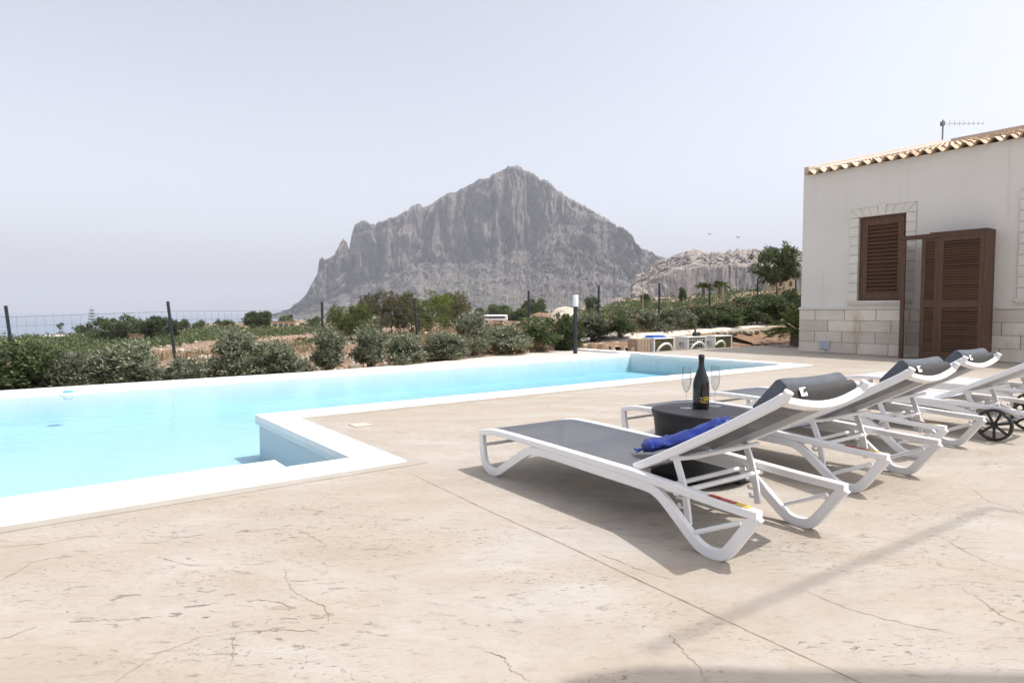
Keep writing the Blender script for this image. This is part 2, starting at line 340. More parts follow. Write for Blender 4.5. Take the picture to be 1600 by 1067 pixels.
# ---- terrain heights
AZ = np.array([-400, 0, 200, 400, 500, 600, 800, 900, 1000, 1200, 1700, 2200], float)
RR = np.array([10, 25, 60, 150, 400, 700, 1000, 1600, 2600, 6000], float)
ZT = np.array([
 [-.6, -1.0, -2.3, -6.0, -15, -22, -24, -25, -25, -25],
 [-.4, -.94, -2.05, -5.2, -13.7, -21.5, -24, -25, -25, -25],
 [-.35, -.9, -2.05, -4.7, -11.3, -18.5, -24, -25, -25, -25],
 [-.3, -.7, -1.4, -3.5, -7.8, -11, -15, -22, -25, -25],
 [-.25, -.55, -1.2, -2.9, -6.3, -9.5, -12, -18, -24, -25],
 [-.2, -.4, -1.0, -2.1, -4.8, -7.5, -9, -13, -10, -25],
 [-.15, -.2, -.5, -1.2, -3.0, -5.5, -6, -7.7, 0, -25],
 [-.1, .3, .3, .3, .3, 1.5, 3, 11, 20, 0],
 [0, .7, 1.07, 2.2, 6.7, 16, 20, 25, 30, 10],
 [.1, 1.0, 2.3, 4.8, 11.5, 20, 24, 30, 40, 20],
 [.1, 1.0, 2.3, 4.8, 11.5, 20, 24, 30, 40, 20],
 [.0, .6, 1.5, 4, 10, 18, 22, 28, 40, 20]])
def terrain(x, y):
    x = np.asarray(x, float); y = np.asarray(y, float)
    r = np.hypot(x, y); az = np.where(y > .3 * np.abs(x), 800 + F * x / np.maximum(y, 1e-3), np.where(x > 0, 2200, -400)); az = np.clip(az, -400, 2200)
    lr = np.log(np.clip(r, 10, 5900)); i = np.clip(np.searchsorted(AZ, az) - 1, 0, len(AZ) - 2); j = np.clip(np.searchsorted(np.log(RR), lr) - 1, 0, len(RR) - 2)
    fa = (az - AZ[i]) / (AZ[i + 1] - AZ[i]); fa = fa * fa * (3 - 2 * fa); fr = (lr - np.log(RR[j])) / (np.log(RR[j + 1]) - np.log(RR[j]))
    z = (ZT[i, j] * (1 - fa) + ZT[i + 1, j] * fa) * (1 - fr) + (ZT[i, j + 1] * (1 - fa) + ZT[i + 1, j + 1] * fa) * fr
    z = z + (fbm(x * .08, y * .08, 4, 3) - .5) * np.clip(r * .012, 0, 3.0) + (fbm(x * .9, y * .9, 4, 9) - .5) * .22 * np.clip((r - 9) / 10, 0, 1)
    U, V = UVof(x, y)
    zn = -.33 + .042 * np.clip(U, -6, 26) + .06 * (fbm(x * 1.3, y * 1.3, 4, 21) - .5) + np.clip(V - 13, 0, 6) * -.04
    k = np.clip((r - 17) / 14, 0, 1); k = k * k * (3 - 2 * k); k = np.where(U > 14, np.clip((V - 13.5) / 8, 0, 1), k)
    z = zn * (1 - k) + z * k
    z = np.where((U > 11.0) & (U < 16.0) & (V > 9.7) & (V < 10.75), -.31, z)         # pad of the outdoor units
    z = np.where((U > 15.4) & (V > 9.7) & (V < 10.9), .02 + .1 * np.clip(V - 9.9, 0, 1), z)
    z = np.where((U > 3.0) & (U < 10.9) & (V < np.minimum(10.42 + (U - 5.6) * .30, 12.1)), -.32, z)
    z = np.where((U <= 10.9) & (V < vfar(U) + .55), -2.2, z)
    z = np.where((U > 10.5) & (V < 9.75) & (U < 28), -2.2, z)
    z = np.where((V < 3) & ((U < -12) | (U > 24) | (V < -8)), np.minimum(z, -.25), z)
    return z
rad = [2.0]
while rad[-1] < 6000: rad.append(rad[-1] + max(.22, rad[-1] * (.012 if rad[-1] < 40 else .05)))
rad = np.array(rad)
ang = np.concatenate([np.linspace(-60, 60, 420), np.linspace(60, 300, 70)[1:-1]]); ang = np.radians(ang); na = len(ang)
rr_, aa_ = np.meshgrid(rad, ang, indexing='ij'); gx = rr_ * np.sin(aa_); gy = rr_ * np.cos(aa_); gz = terrain(gx, gy)
idx = np.arange(len(rad) * na).reshape(len(rad), na); nx = np.roll(idx, -1, 1)
q = np.stack([idx[:-1], idx[1:], nx[1:], nx[:-1]], -1).reshape(-1, 4)
tag(obj('ground', mesh_np('ground', np.stack([gx, gy, gz], -1).reshape(-1, 3), q[:, ::-1], GROUND, True)), kind='structure')
def tz(x, y): return float(terrain(np.array([x]), np.array([y]))[0])
# ---- sea
SEAZ = -20.0
k = 96; srad = [300, 700, 1500, 3500, 8000, 20000]
sv = [(r_ * math.sin(a * 2 * math.pi / k), r_ * math.cos(a * 2 * math.pi / k), SEAZ) for r_ in srad for a in range(k)]
sf = [(i * k + a, i * k + (a + 1) % k, (i + 1) * k + (a + 1) % k, (i + 1) * k + a) for i in range(len(srad) - 1) for a in range(k)]
tag(obj('sea', mesh_np('sea', sv, np.array(sf)[:, ::-1], SEA)), kind='structure')

# ---- mountain
def prof(pts, xs): p = np.array(pts, float); return np.interp(xs, p[:, 0], p[:, 1])
def massif(name, pts, x0, x1, step, Rc, Rf, Rb, gfun, zfoot, amp, gully, mat, seed, nt=150):
    px = np.arange(x0, x1 + .1, step); n = len(px); ys = prof(pts, px); ys = ys + ((fbm(px * .16, px * 0, 4, seed + 41, .65) - .5) * 7 + (fbm(px * .6, px * 0, 2, seed + 44) - .5) * 2) * np.clip((480 - ys) / 60, 0, 1)
    t = np.concatenate([np.linspace(0, 1, nt), np.linspace(1, 2, 30)[1:]])
    T, A = np.meshgrid(t, px, indexing='ij')
    rc = Rc + 160 * (Rc / 2750) * (fbm(px * .02, px * 0, 4, seed) - .5) * 2
    hc = H + (HOR - ys) / F * rc
    rc = rc[None, :]; hc = hc[None, :]
    cosA = 1.0
    rf = Rf(A); zf = zfoot(A)
    warp = (fbm(A * .03, T * 4, 4, seed + 5) - .5)
    g = gfun(np.clip(T + warp * .10 * np.sin(np.clip(T, 0, 1) * math.pi), 0, 1), A)
    Y = np.where(T <= 1, rf + (rc - rf) * T, rc + (Rb - rc) * (T - 1))
    Z = np.where(T <= 1, zf + (hc - zf) * g, hc + (zf - hc) * np.clip(T - 1, 0, 1) ** .8)
    env = np.sin(np.clip(T, 0, 1) * math.pi) ** .6
    slope = np.abs(np.gradient(g, axis=0)) * nt; sk = np.clip(slope / 1.3, .06, 1.5)
    wx = A + 70 * (fbm(A * .010, T * 4, 5, seed + 8) - .5) * 2 + T * gully[2]; wt = T + .10 * (fbm(A * .02, T * 6, 4, seed + 9) - .5)
    big = ridged(wx * gully[0] * .42, wt * gully[1] * .5, 4, seed + 11)
    mid = ridged(wx * gully[0] * 1.3 + wt * 3, wt * gully[1] * 2.2, 4, seed + 17)
    fine = fbm(wx * gully[0] * 4.2, wt * gully[1] * 11, 5, seed + 31, .62)
    Z = Z + env * amp * (.9 * (big - .6) * sk + .55 * (mid - .55) * sk + .75 * (fine - .5) * (.07 + .9 * sk))
    Y = Y - env * amp * (1.5 * (big - .6) * sk + .8 * (mid - .55) * sk + .7 * (fine - .5) * sk + 1.0 * (fbm(A * .03, T * 26 + A * .012, 4, seed + 51) - .5) * sk)
    Z[nt - 1] += (fbm(px * .25, px * 0, 3, seed + 40) - .5) * amp * .30
    # from the camera, keep the crest the highest line of sight
    lim = (hc - H) / rc * .985
    Z = np.where((T < .97), np.minimum(Z, H + lim * Y), Z)
    X = (A - 800) / F * Y
    m_, n_ = T.shape; ix = np.arange(m_ * n_).reshape(m_, n_)
    qd = np.stack([ix[:-1, :-1], ix[:-1, 1:], ix[1:, 1:], ix[1:, :-1]], -1).reshape(-1, 4)
    return tag(obj(name, mesh_np(name, np.stack([X, Y, Z], -1).reshape(-1, 3), qd, mat, True)), kind='structure')
MP = [(405, 494), (437, 489), (452, 483), (462, 476), (473, 467), (480, 459), (487, 446), (497, 428), (500, 408), (504, 402), (508, 405), (521, 404), (526, 396), (533, 382), (538, 376), (543, 380), (547, 392), (551, 368), (556, 353), (564, 348), (572, 348), (580, 353), (590, 352), (602, 345), (609, 343), (622, 341), (632, 333), (644, 325), (655, 322), (663, 324), (668, 327), (676, 322), (686, 313), (700, 306), (718, 300), (735, 290), (748, 284), (762, 281), (772, 276), (783, 269), (797, 264), (805, 263), (816, 267), (832, 275), (845, 283), (852, 285), (866, 297), (890, 311), (911, 324), (930, 334), (945, 343), (957, 352), (968, 356), (978, 360), (988, 370), (993, 381), (1003, 388), (1018, 395), (1025, 399), (1040, 404), (1075, 420), (1110, 436), (1160, 462), (1200, 480)]
CB = [(400, .8), (470, .30), (500, .22), (560, .30), (640, .40), (700, .36), (780, .34), (830, .40), (870, .58), (930, .72), (990, .86), (1200, .98)]
def gm(T, A):
    cb = prof(CB, A)                               # share of the height where the cliffs begin
    tb = .62
    lo = cb * (T / tb) ** 1.25
    c1 = np.clip((T - tb) / .22, 0, 1); c1 = c1 * c1 * (3 - 2 * c1)
    hi = cb + (.93 - cb) * c1 + (1 - .93) * np.clip((T - .8) / .2, 0, 1)
    hi = np.where(cb > .9, cb + (1 - cb) * np.clip((T - tb) / (1 - tb), 0, 1), hi)
    return np.where(T < tb, lo, hi)
massif('mountain', MP, 405, 1200, 1.0, 2750, lambda A: 1750 + 250 * np.clip((640 - A) / 200, 0, 1.4), 3600, gm,
       lambda A: np.interp(A, [405, 520, 640, 800, 900, 1000, 1200], [-21, -21, -14, -10, 6, 20, 30]), 60, (.06, 7.5, -34), MOUNT, 3, 340)
QP = [(984, 452), (988, 438), (996, 428), (1006, 424), (1020, 414), (1032, 406), (1045, 402), (1060, 397), (1070, 394), (1080, 391), (1092, 392), (1104, 395), (1134, 395), (1137, 391), (1160, 390), (1182, 391), (1190, 394), (1240, 395), (1262, 393), (1320, 392), (1420, 398), (1560, 420), (1700, 450)]
def gq(T, A):
    k = .50 - .1 * np.clip((1060 - A) / 60, 0, 1)
    w_ = k * np.clip((T - .10) / .05, 0, 1)
    s = np.clip((T - .17) / .83, 0, 1); st = (np.floor(s * 6) + np.clip((s * 6 % 1) * 4, 0, 1)) / 6
    return np.where(T < .15, w_, k + (1 - k) * (st * .5 + s * .5))
massif('quarry_hill', QP, 984, 1700, 1.2, 1250, lambda A: 980 + 0 * A, 1500, gq, lambda A: 22 + 0 * A, 10, (.06, 5.0, 6), QUARRY, 57, 200)

# ---- pool
UL, UR = -9.0, 10.68
POOL = [(UL, 4.03), (1.205, 4.03), (1.205, 3.806), (1.612, 3.806), (1.585, 5.94), (UR, 5.95), (UR, vfar(UR)), (UL, vfar(UL))]
WZ = -.032; BZ = -.40
xy = lambda pts: [P(a, b)[:2] for a, b in pts]
def strip(name, polys, z0, z1, mat, bevel=0, **kw):
    b = MB()
    for p in polys: b.prism(xy(p), z0, z1)
    return tag(b.build(name, mat, bevel=bevel, **kw), kind='structure')
b = MB(); n = len(POOL); pv = [P(a, c, -.012) for a, c in POOL] + [P(a, c, BZ) for a, c in POOL]
b.add(pv, [tuple(range(n, 2 * n))] + [(i, (i + 1) % n, n + (i + 1) % n, n + i) for i in range(n)])
me = bpy.data.meshes.new('pool_basin'); me.from_pydata(b.v, [], b.f); me.materials.append(POOLMAT); me.update(); tag(obj('pool_basin', me), kind='structure')
me = bpy.data.meshes.new('pool_water'); me.from_pydata([P(a, c, WZ) for a, c in POOL], [], [tuple(range(n))]); me.materials.append(WATER); me.update(); tag(obj('pool_water', me), kind='structure')
# coping: one nosed slab per side, mitred into the corners
OH = .03
cop = MB()
def slab(pts): cop.prism(xy(pts), -.075, .012)
slab([(UL, 3.534), (1.839, 3.534), (1.612 - OH, 3.806 + OH), (1.205 - OH, 3.806 + OH), (1.205 - OH, 4.03 + OH), (UL, 4.03 + OH)])
slab([(1.839, 3.534), (1.833, 5.60), (1.585 - OH, 5.94 + OH), (1.612 - OH, 3.806 + OH)])
slab([(1.833, 5.60), (UR + .22, 5.61), (UR - OH, 5.95 + OH), (1.585 - OH, 5.94 + OH)])
tag(cop.build('pool_coping', COPING, bevel=.009, smooth=35), kind='structure')
far = MB(); far.prism(xy([(UL, vfar(UL) - OH), (UR - .002, vfar(UR) - OH), (UR - .002, vfar(UR) + .34), (UL, vfar(UL) + .55)]), -2.2, -.002)
tag(far.build('pool_far_wall', COPING, bevel=.01, smooth=35), kind='structure')
end = MB(); end.prism(xy([(UR - OH, 5.982), (UR + .22, 5.63), (UR + .25, vfar(UR) - .3), (UR - OH, vfar(UR) - .3)]), -1.3, .014); end.prism(xy([(UR - OH, vfar(UR) - .3), (UR + .25, vfar(UR) - .3), (UR + .25, 12.3), (UR - OH, 12.3)]), -1.3, .03)
tag(end.build('pool_end_kerb', COPING, bevel=.012, smooth=35), kind='structure')
strip('ledge', [[(3.0, vfar(3) + .56), (UR - .04, vfar(UR) + .45), (UR - .04, 12.2), (8.6, 11.35), (5.6, 10.42)]], -1.4, -.02, GRAVEL)
# ---- terrace
terr = MB(); S0 = -2.0
terr.prism(xy([(-16, -10), (1.69, -10), (1.69, 3.44), (-16, 3.44)]), S0, 0)
terr.prism(xy([(1.69, -10), (10.9, -10), (10.9, 5.50), (1.93, 5.50), (1.93, 3.44), (1.69, 3.44)]), S0, 0)
terr.prism(xy([(10.9, -10), (32, -10), (32, 9.85), (10.935, 9.85), (10.93, 5.50), (10.9, 5.50)]), S0, 0)
terr.build('terrace', CONC); TERR = tag(bpy.data.objects['terrace'], kind='structure')
strip('terrace_border', [[(-16, 3.44), (1.93, 3.44), (1.842, 3.532), (-16, 3.532)], [(1.93, 3.442), (1.93, 5.50), (1.836, 5.598), (1.842, 3.534)], [(1.932, 5.50), (10.93, 5.50), (10.9, 5.607), (1.838, 5.598)]], -.3, .004, BORDER)
# ---- cracks and the sawn joint
def ribbon(name, px, width, seed, mat=CRACK, parent=TERR, jitter=.006):
    g = [Vector(ground_at(*p)) for p in px]; g = curve(g, 9); r_ = random.Random(seed); L = []; Rr = []
    for i, p in enumerate(g):
        t = (g[min(i + 1, len(g) - 1)] - g[max(i - 1, 0)]).normalized(); nrm = Vector((-t.y, t.x, 0)); p = p + nrm * r_.uniform(-jitter, jitter)
        e = min(i, len(g) - 1 - i) / len(g); wd = width * r_.uniform(.4, 1.25) * (.25 + min(1, e * 6) * .75)
        L.append(p + nrm * wd / 2); Rr.append(p - nrm * wd / 2)
    vs = [(*q.xy, .0012) for q in L + Rr]; k = len(L)
    me = bpy.data.meshes.new(name); me.from_pydata(vs, [], [(i, i + 1, k + i + 1, k + i) for i in range(k - 1)]); me.materials.append(mat); me.update()
    return tag(obj(name, me, parent), kind='structure')
ribbon('saw_joint', [(638, 738), (760, 796), (880, 850), (1000, 907), (1180, 990), (1400, 1092)], .0075, 1, jitter=.0008)
CR = [[(445, 888), (450, 910), (470, 930), (505, 948), (514, 975)], [(115, 971), (160, 969), (205, 967), (255, 963)], [(385, 938), (420, 939), (465, 950)],
      [(355, 1055), (365, 1015), (372, 988), (430, 985), (485, 985), (502, 993)], [(0, 853), (60, 850), (120, 840), (170, 837)], [(0, 908), (60, 876), (120, 869)],
      [(245, 868), (275, 879), (325, 884)], [(1045, 988), (1060, 1010), (1085, 1035), (1105, 1066)], [(755, 1016), (785, 1025), (800, 1046), (830, 1064)],
      [(1500, 918), (1530, 935), (1560, 958), (1600, 976)], [(470, 828), (490, 840), (508, 850)], [(1520, 762), (1540, 780), (1575, 792), (1600, 797)],
      [(930, 862), (1000, 890), (1050, 905)], [(1250, 920), (1330, 952), (1420, 975), (1500, 990)], [(180, 1067), (240, 1025), (290, 1005), (320, 992)], [(1480, 845), (1530, 872), (1600, 895)], [(0, 1000), (40, 985), (60, 978)]]
for i, c_ in enumerate(CR): ribbon('crack', c_, .0030, 20 + i)
# ---- gravel bank and soil behind the deck
bk = []; nU, nV = 60, 22
for i in range(nU):
    for j in range(nV):
        U = 11.2 + i * .22; V = 10.75 + j * .16 + (.55 if U < 12.2 else 0) * .0
        x, y, _ = P(U, V); z = -.31 + (.64 + .022 * (U - 11)) * min(1, max(0, j - .5) / 3.2) ** .8 + .05 * (float(vnoise(U * 2.1, V * 2.1, 5)) - .5)
        t_ = min(1, max(0, (U - 11.25) / 2.0)); t_ = t_ * t_ * (3 - 2 * t_); g_ = tz(x, y) - .05; bk.append((x, y, max(z * t_ + g_ * (1 - t_), -.31)))
fq = [(i * nV + j, (i + 1) * nV + j, (i + 1) * nV + j + 1, i * nV + j + 1) for i in range(nU - 1) for j in range(nV - 1)]
tag(obj('gravel_bank', mesh_np('gravel_bank', bk, fq, GRAVEL, True)), kind='structure')
sv_ = []; nU, nV = 40, 8
for i in range(nU):
    for j in range(nV):
        U = 15.9 + i * .18; V = 9.853 + j * .13; x, y, _ = P(U, V); sv_.append((x, y, -.02 + .32 * (j / 7) + .16 * float(fbm(U * 3, V * 3, 4, 8)) - .05))
fq = [(i * nV + j, (i + 1) * nV + j, (i + 1) * nV + j + 1, i * nV + j + 1) for i in range(nU - 1) for j in range(nV - 1)]
tag(obj('soil_bed', mesh_np('soil_bed', sv_, fq, SOIL, True)), kind='structure')
# ---- haze: the air between here and the far shore
hz = MB().box((-21000, -21000, -27), (21000, 21000, 700)); m = bpy.data.materials.new('haze_air'); m.use_nodes = True; t = m.node_tree; t.nodes.remove(t.nodes['Principled BSDF'])
pvn = t.nodes.new('ShaderNodeVolumePrincipled'); pvn.inputs['Density'].default_value = .00015; pvn.inputs['Color'].default_value = (.86, .90, 1, 1); pvn.inputs['Anisotropy'].default_value = .0
t.links.new(pvn.outputs[0], t.nodes['Material Output'].inputs['Volume'])
hzo = tag(hz.build('haze', m), kind='stuff')
# ================================================================ THE HOUSE
hx, hy, _ = P(14.547, 7.821)
HOUSE = thing('house', 'cream single storey villa with tiled roof and brown shutters beside the pool deck', 'house', (hx, hy, 0), ua)
# local frame: x into the house, y = -a along the facade
T0 = .30; WO = [(1.29, 2.24, 1.19, 3.02), (4.33, 5.28, 1.19, 3.02)]; FL = 9.0; HT = 4.34
b = MB(); a = 0.0
for (a0, a1, z0, z1) in WO:
    b.box((0, -a0, 0), (T0, -a, HT - .19)); b.box((0, -a1, 0), (T0, -a0, z0)); b.box((0, -a1, z1), (T0, -a0, HT - .19)); b.box((.20, -a1, z0), (T0, -a0, z1)); a = a1
b.box((0, -FL, 0), (T0, -a, HT - .19))
b.build('wall', PLASTER, HOUSE)
sl = .2393; RX = 8.2
g = MB(); g.add([(T0 + .001, 0, 0), (T0 + .001, -.25, 0), (RX, -.25, 0), (RX, 0, 0), (T0 + .001, 0, 4.36), (T0 + .001, -.25, 4.36), (RX, -.25, 4.36 + sl * RX - .05), (RX, 0, 4.36 + sl * RX - .05)],
      [(0, 3, 2, 1), (4, 5, 6, 7), (0, 1, 5, 4), (1, 2, 6, 5), (2, 3, 7, 6), (3, 0, 4, 7)])
g.box((RX - .3, -FL, 0), (RX, -.252, 4.0)); g.build('wall', PLASTER, HOUSE)
# verge and ridge parapets
vp = MB(); vp.add([(.0, .0, 4.152), (.0, -.115, 4.152), (RX, -.115, 6.1), (RX, .0, 6.1), (.0, .0, 4.355), (.0, -.115, 4.350), (RX, -.115, 4.350 + sl * RX), (RX, .0, 4.355 + sl * RX)],
      [(0, 3, 2, 1), (4, 5, 6, 7), (0, 1, 5, 4), (1, 2, 6, 5), (2, 3, 7, 6), (3, 0, 4, 7)])
vp.build('roof_parapet', PARAPET, HOUSE, bevel=.015)
rp = MB().box((RX - .12, -FL, 5.7), (RX + .1, -.302, 4.335 + sl * RX - .02)); rp.build('roof_parapet', PARAPET, HOUSE, bevel=.015)
ru = MB(); zr = lambda x: 4.135 + .2385 * x
ru.add([(.03, -.118, zr(.03) - .06), (.03, -FL, zr(.03) - .06), (RX - .12, -FL, zr(RX - .12) - .06), (RX - .12, -.118, zr(RX - .12) - .06)] + [(.03, -.118, zr(.03) - .02), (.03, -FL, zr(.03) - .02), (RX - .12, -FL, zr(RX - .12) - .02), (RX - .12, -.118, zr(RX - .12) - .02)],
       [(0, 3, 2, 1), (4, 5, 6, 7), (0, 1, 5, 4), (1, 2, 6, 5), (2, 3, 7, 6), (3, 0, 4, 7)])
ROOF = ru.build('roof', TILE_UNDER, HOUSE)
# one curved tile: trough and crest, tapered, 18 mm thick
TW = .235; TL = .43; EXPO = .355
def tile_mesh():
    k = 11; vs = []
    for (x, dz, s) in ((0, .030, 1.0), (TL, -.004, .97)):
        for lay in (0, -.016):
            for i in range(k): t = i / (k - 1); vs.append((x, -t * TW * 1.04 * s, dz + lay + .058 * math.sin((t - .08) * 2 * math.pi) * (1 if math.sin((t - .08) * 2 * math.pi) > 0 else .85)))
    fs = []; o = lambda r_, l_, i: (r_ * 2 + l_) * k + i
    for i in range(k - 1): fs += [(o(0, 0, i), o(0, 0, i + 1), o(1, 0, i + 1), o(1, 0, i)), (o(0, 1, i + 1), o(0, 1, i), o(1, 1, i), o(1, 1, i + 1)), (o(0, 0, i + 1), o(0, 0, i), o(0, 1, i), o(0, 1, i + 1)), (o(1, 0, i), o(1, 0, i + 1), o(1, 1, i + 1), o(1, 1, i))]
    fs += [(o(0, 0, 0), o(1, 0, 0), o(1, 1, 0), o(0, 1, 0)), (o(1, 0, k - 1), o(0, 0, k - 1), o(0, 1, k - 1), o(1, 1, k - 1))]
    me = bpy.data.meshes.new('roof_tile'); me.from_pydata(vs, [], fs); me.materials.append(TILE); me.polygons.foreach_set('use_smooth', [True] * len(fs)); me.set_sharp_from_angle(angle=R(50)); me.update(); return me
TM = tile_mesh(); rest = MB(); tilt = math.atan(.2385); nt_ = 0
tv = [v.co.copy() for v in TM.vertices]; tf = [tuple(p.vertices) for p in TM.polygons]
for r_ in range(23):
    x = -.13 + r_ * EXPO
    for c_ in range(36):
        y = -.12 - c_ * TW
        if y < -FL + .2: break
        z = zr(x) + .045; jx = random.uniform(-.012, .012); jz = random.uniform(-.004, .004)
        vis = -y < (4.75 - 2.5 * x / RX)
        M = Matrix.Translation((x + jx, y, z + jz)) @ Matrix.Rotation(-tilt, 4, 'Y') @ Matrix.Rotation(random.uniform(-.012, .012), 4, 'Z')
        if vis and nt_ < 300:
            o = obj('roof_tile', TM, ROOF); o.matrix_local = M; nt_ += 1
        else: rest.add([M @ q for q in tv], tf)
tag(rest.build('roof_tiles', TILE, ROOF, smooth=50), kind='stuff')
# stone wainscot, four courses of blocks
wz = MB().box((-.012, -FL, 0), (-.002, -.0, 1.0)); WS = wz.build('wainscot', MORTAR, HOUSE)
for r_ in range(4):
    a = 0.0; first = True; zz = .004 + r_ * .249
    while a < 6.6:
        wd = (.36 if r_ % 2 else .66) if first and r_ != 0 else random.uniform(.60, .72)
        if first and r_ == 0: wd = .62
        first = False
        pr = random.uniform(.026, .034)
        bl = MB().cbox((-pr, -(a + wd - .006), zz), (-.013, -(a + .004 if a else -.02), zz + .243), .006); o = bl.build('stone_block', STONE, WS); a += wd
b = MB().box((-.055, -2.30, 1.0), (-.001, .04, 1.035)); b.box((-.04, -2.30, 1.035), (-.001, .03, 1.055)); b.box((-.055, -FL, 1.0), (-.001, -3.86, 1.035)); b.box((-.04, -FL, 1.035), (-.001, -3.86, 1.055)); b.build('dado_moulding', TRIM, HOUSE, bevel=.006)
MB().box((-.065, -.73, .09), (-.03, -.50, .28)).build('wall_box', GREYBOX, HOUSE, bevel=.006)
def slats(parent, x, y0, y1, z0, z1, pitch, mesh_cache={}):
    n_ = int((z1 - z0) / pitch); key = (round(y1 - y0, 3), pitch)
    if key not in mesh_cache:
        t = MB().cbox((-.004, 0, -pitch * .62), (.006, y1 - y0, pitch * .62), .002); o = t.build('slat', WOODS); mesh_cache[key] = o.data; bpy.data.objects.remove(o)
    for i in range(n_):
        o = obj('slat', mesh_cache[key], parent); o.location = (x, y0, z0 + (i + .5) * (z1 - z0) / n_); o.rotation_euler = (0, R(34 + random.uniform(-2, 2)), 0)
for wi, (a0, a1, z0, z1) in enumerate(WO):
    sh = MB(); f = .115; xo = .045
    sh.box((xo, -a1 + .005, z0 + .002), (xo + .05, -a1 + .05, z1 - .005)); sh.box((xo, -a0 - .05, z0 + .002), (xo + .05, -a0 - .005, z1 - .005)); sh.box((xo, -a1 + .05, z1 - .055), (xo + .05, -a0 - .05, z1 - .005))
    y0, y1 = -a1 + .055, -a0 - .055
    for q in ((y0, y0 + f, z0 + .01, z1 - .06), (y1 - f, y1, z0 + .01, z1 - .06), (y0 + f, y1 - f, z0 + .01, z0 + .16), (y0 + f, y1 - f, z1 - .19, z1 - .06)):
        sh.box((xo - .012, q[0], q[2]), (xo + .035, q[1], q[3]))
    sh.box((xo + .03, y0 + f - .01, z0 + .15), (xo + .038, y1 - f + .01, z1 - .18))
    S_ = sh.build('window_shutter', WOOD, HOUSE, bevel=.003); slats(S_, xo + .012, y0 + f, y1 - f, z0 + .16, z1 - .19, .082)
    # stone surround, each stone its own piece
    tb = MB().box((-.010, -a1 - .19, z0 + .02), (-.001, -a0 + .19, z1 + .21)); tb.v = [v for v in tb.v]
    tb = MB(); tb.box((-.010, -a0, z0 + .02), (-.001, -a0 + .18, z1 + .2)); tb.box((-.010, -a1 - .18, z0 + .02), (-.001, -a1, z1 + .2)); tb.box((-.010, -a1, z1), (-.001, -a0, z1 + .2))
    TR = tb.build('window_surround', MORTAR, HOUSE); nst = 9; hs = (z1 - z0 - .0) / nst
    for k_ in range(nst):
        for (ya, yb) in ((-a0 + .001, -a0 + .185), (-a1 - .185, -a1 - .001)):
            MB().cbox((-.032, ya, z0 + k_ * hs + .004), (-.011, yb, z0 + (k_ + 1) * hs - .004), .004).build('trim_stone', TRIM, TR)
    nv = 7; W_ = a1 - a0
    for k_ in range(nv):                           # flat arch of splayed stones with a taller keystone
        f0, f1 = k_ / nv, (k_ + 1) / nv; hh_ = .235 if k_ == nv // 2 else .19
        lo = lambda f_: -a0 - W_ * f_; hi_ = lambda f_: -a0 + .185 - (W_ + .37) * f_
        pts = [(lo(f0) - .003, z1 + .003), (lo(f1) + .003, z1 + .003), (hi_(f1) + .004, z1 + hh_), (hi_(f0) - .004, z1 + hh_)]
        mb = MB(); mb.add([(-.034, y, z) for y, z in pts] + [(-.011, y, z) for y, z in pts], [(0, 1, 2, 3), (7, 6, 5, 4), (0, 4, 5, 1), (1, 5, 6, 2), (2, 6, 7, 3), (3, 7, 4, 0)]); mb.build('trim_stone', TRIM, TR)
    for (ya, yb) in ((-a0 + .004, -a0 + .185), (-a1 - .004, -a1 - .185)):   # mitred corner stones
        pts = [(ya, z1 + .004), (yb, z1 + .004), (yb, z1 + .186)]
        mb = MB(); mb.add([(-.033, y, z) for y, z in pts] + [(-.011, y, z) for y, z in pts], [(0, 1, 2), (5, 4, 3), (0, 3, 4, 1), (1, 4, 5, 2), (2, 5, 3, 0)]); mb.build('trim_stone', TRIM, TR)
    s_ = MB().box((-.075, -a1 - .16, z0 - .045), (.045, -a0 + .22, z0)); s_.box((-.05, -a1 - .14, z0 - .085), (-.001, -a0 + .20, z0 - .045)); s_.build('window_sill', TRIM, HOUSE, bevel=.008)
MB().box((-.07, -2.86, .004), (-.001, -2.62, 2.42)).build('pilaster', TRIM, HOUSE, bevel=.006)
# ---- the louvered cabin on the facade
CAB = thing('louvered_cabinet', 'tall brown louvered wooden cabinet standing against the villa facade with one open bay', 'cabinet', P(14.547, 7.821), ua)
D0 = -.52; zt = 2.475
b = MB(); b.box((D0, -2.425, .003), (D0 + .07, -2.355, zt - .09)); b.build('post', WOOD, CAB, bevel=.004)
b = MB(); b.box((D0, -3.80, zt - .088), (D0 + .06, -2.33, zt)); b.build('top_rail', WOOD, CAB, bevel=.004)
b = MB(); b.box((D0, -3.80, zt + .002), (-.036, -2.86, zt + .022)); b.build('top_board', WOOD, CAB)
for i in range(4):                                # right side: upright boards
    x0 = D0 + .003 + i * .118; MB().cbox((x0, -3.795, .003), (x0 + .115, -3.765, zt - .002), .004).build('side_board', WOOD, CAB)
leaf = MB(); leaf.cbox((0, -.034, .06), (.40, .0, zt - .12), .004); o = leaf.build('open_leaf', [WOOD], CAB); o.location = (D0 + .075, -2.372, 0); o.rotation_euler = (0, 0, R(21.5))
MB().box((D0 + .066, -2.383, .35), (D0 + .071, -2.372, zt - .3)).build('leaf_edge', WOOD_PALE, CAB)
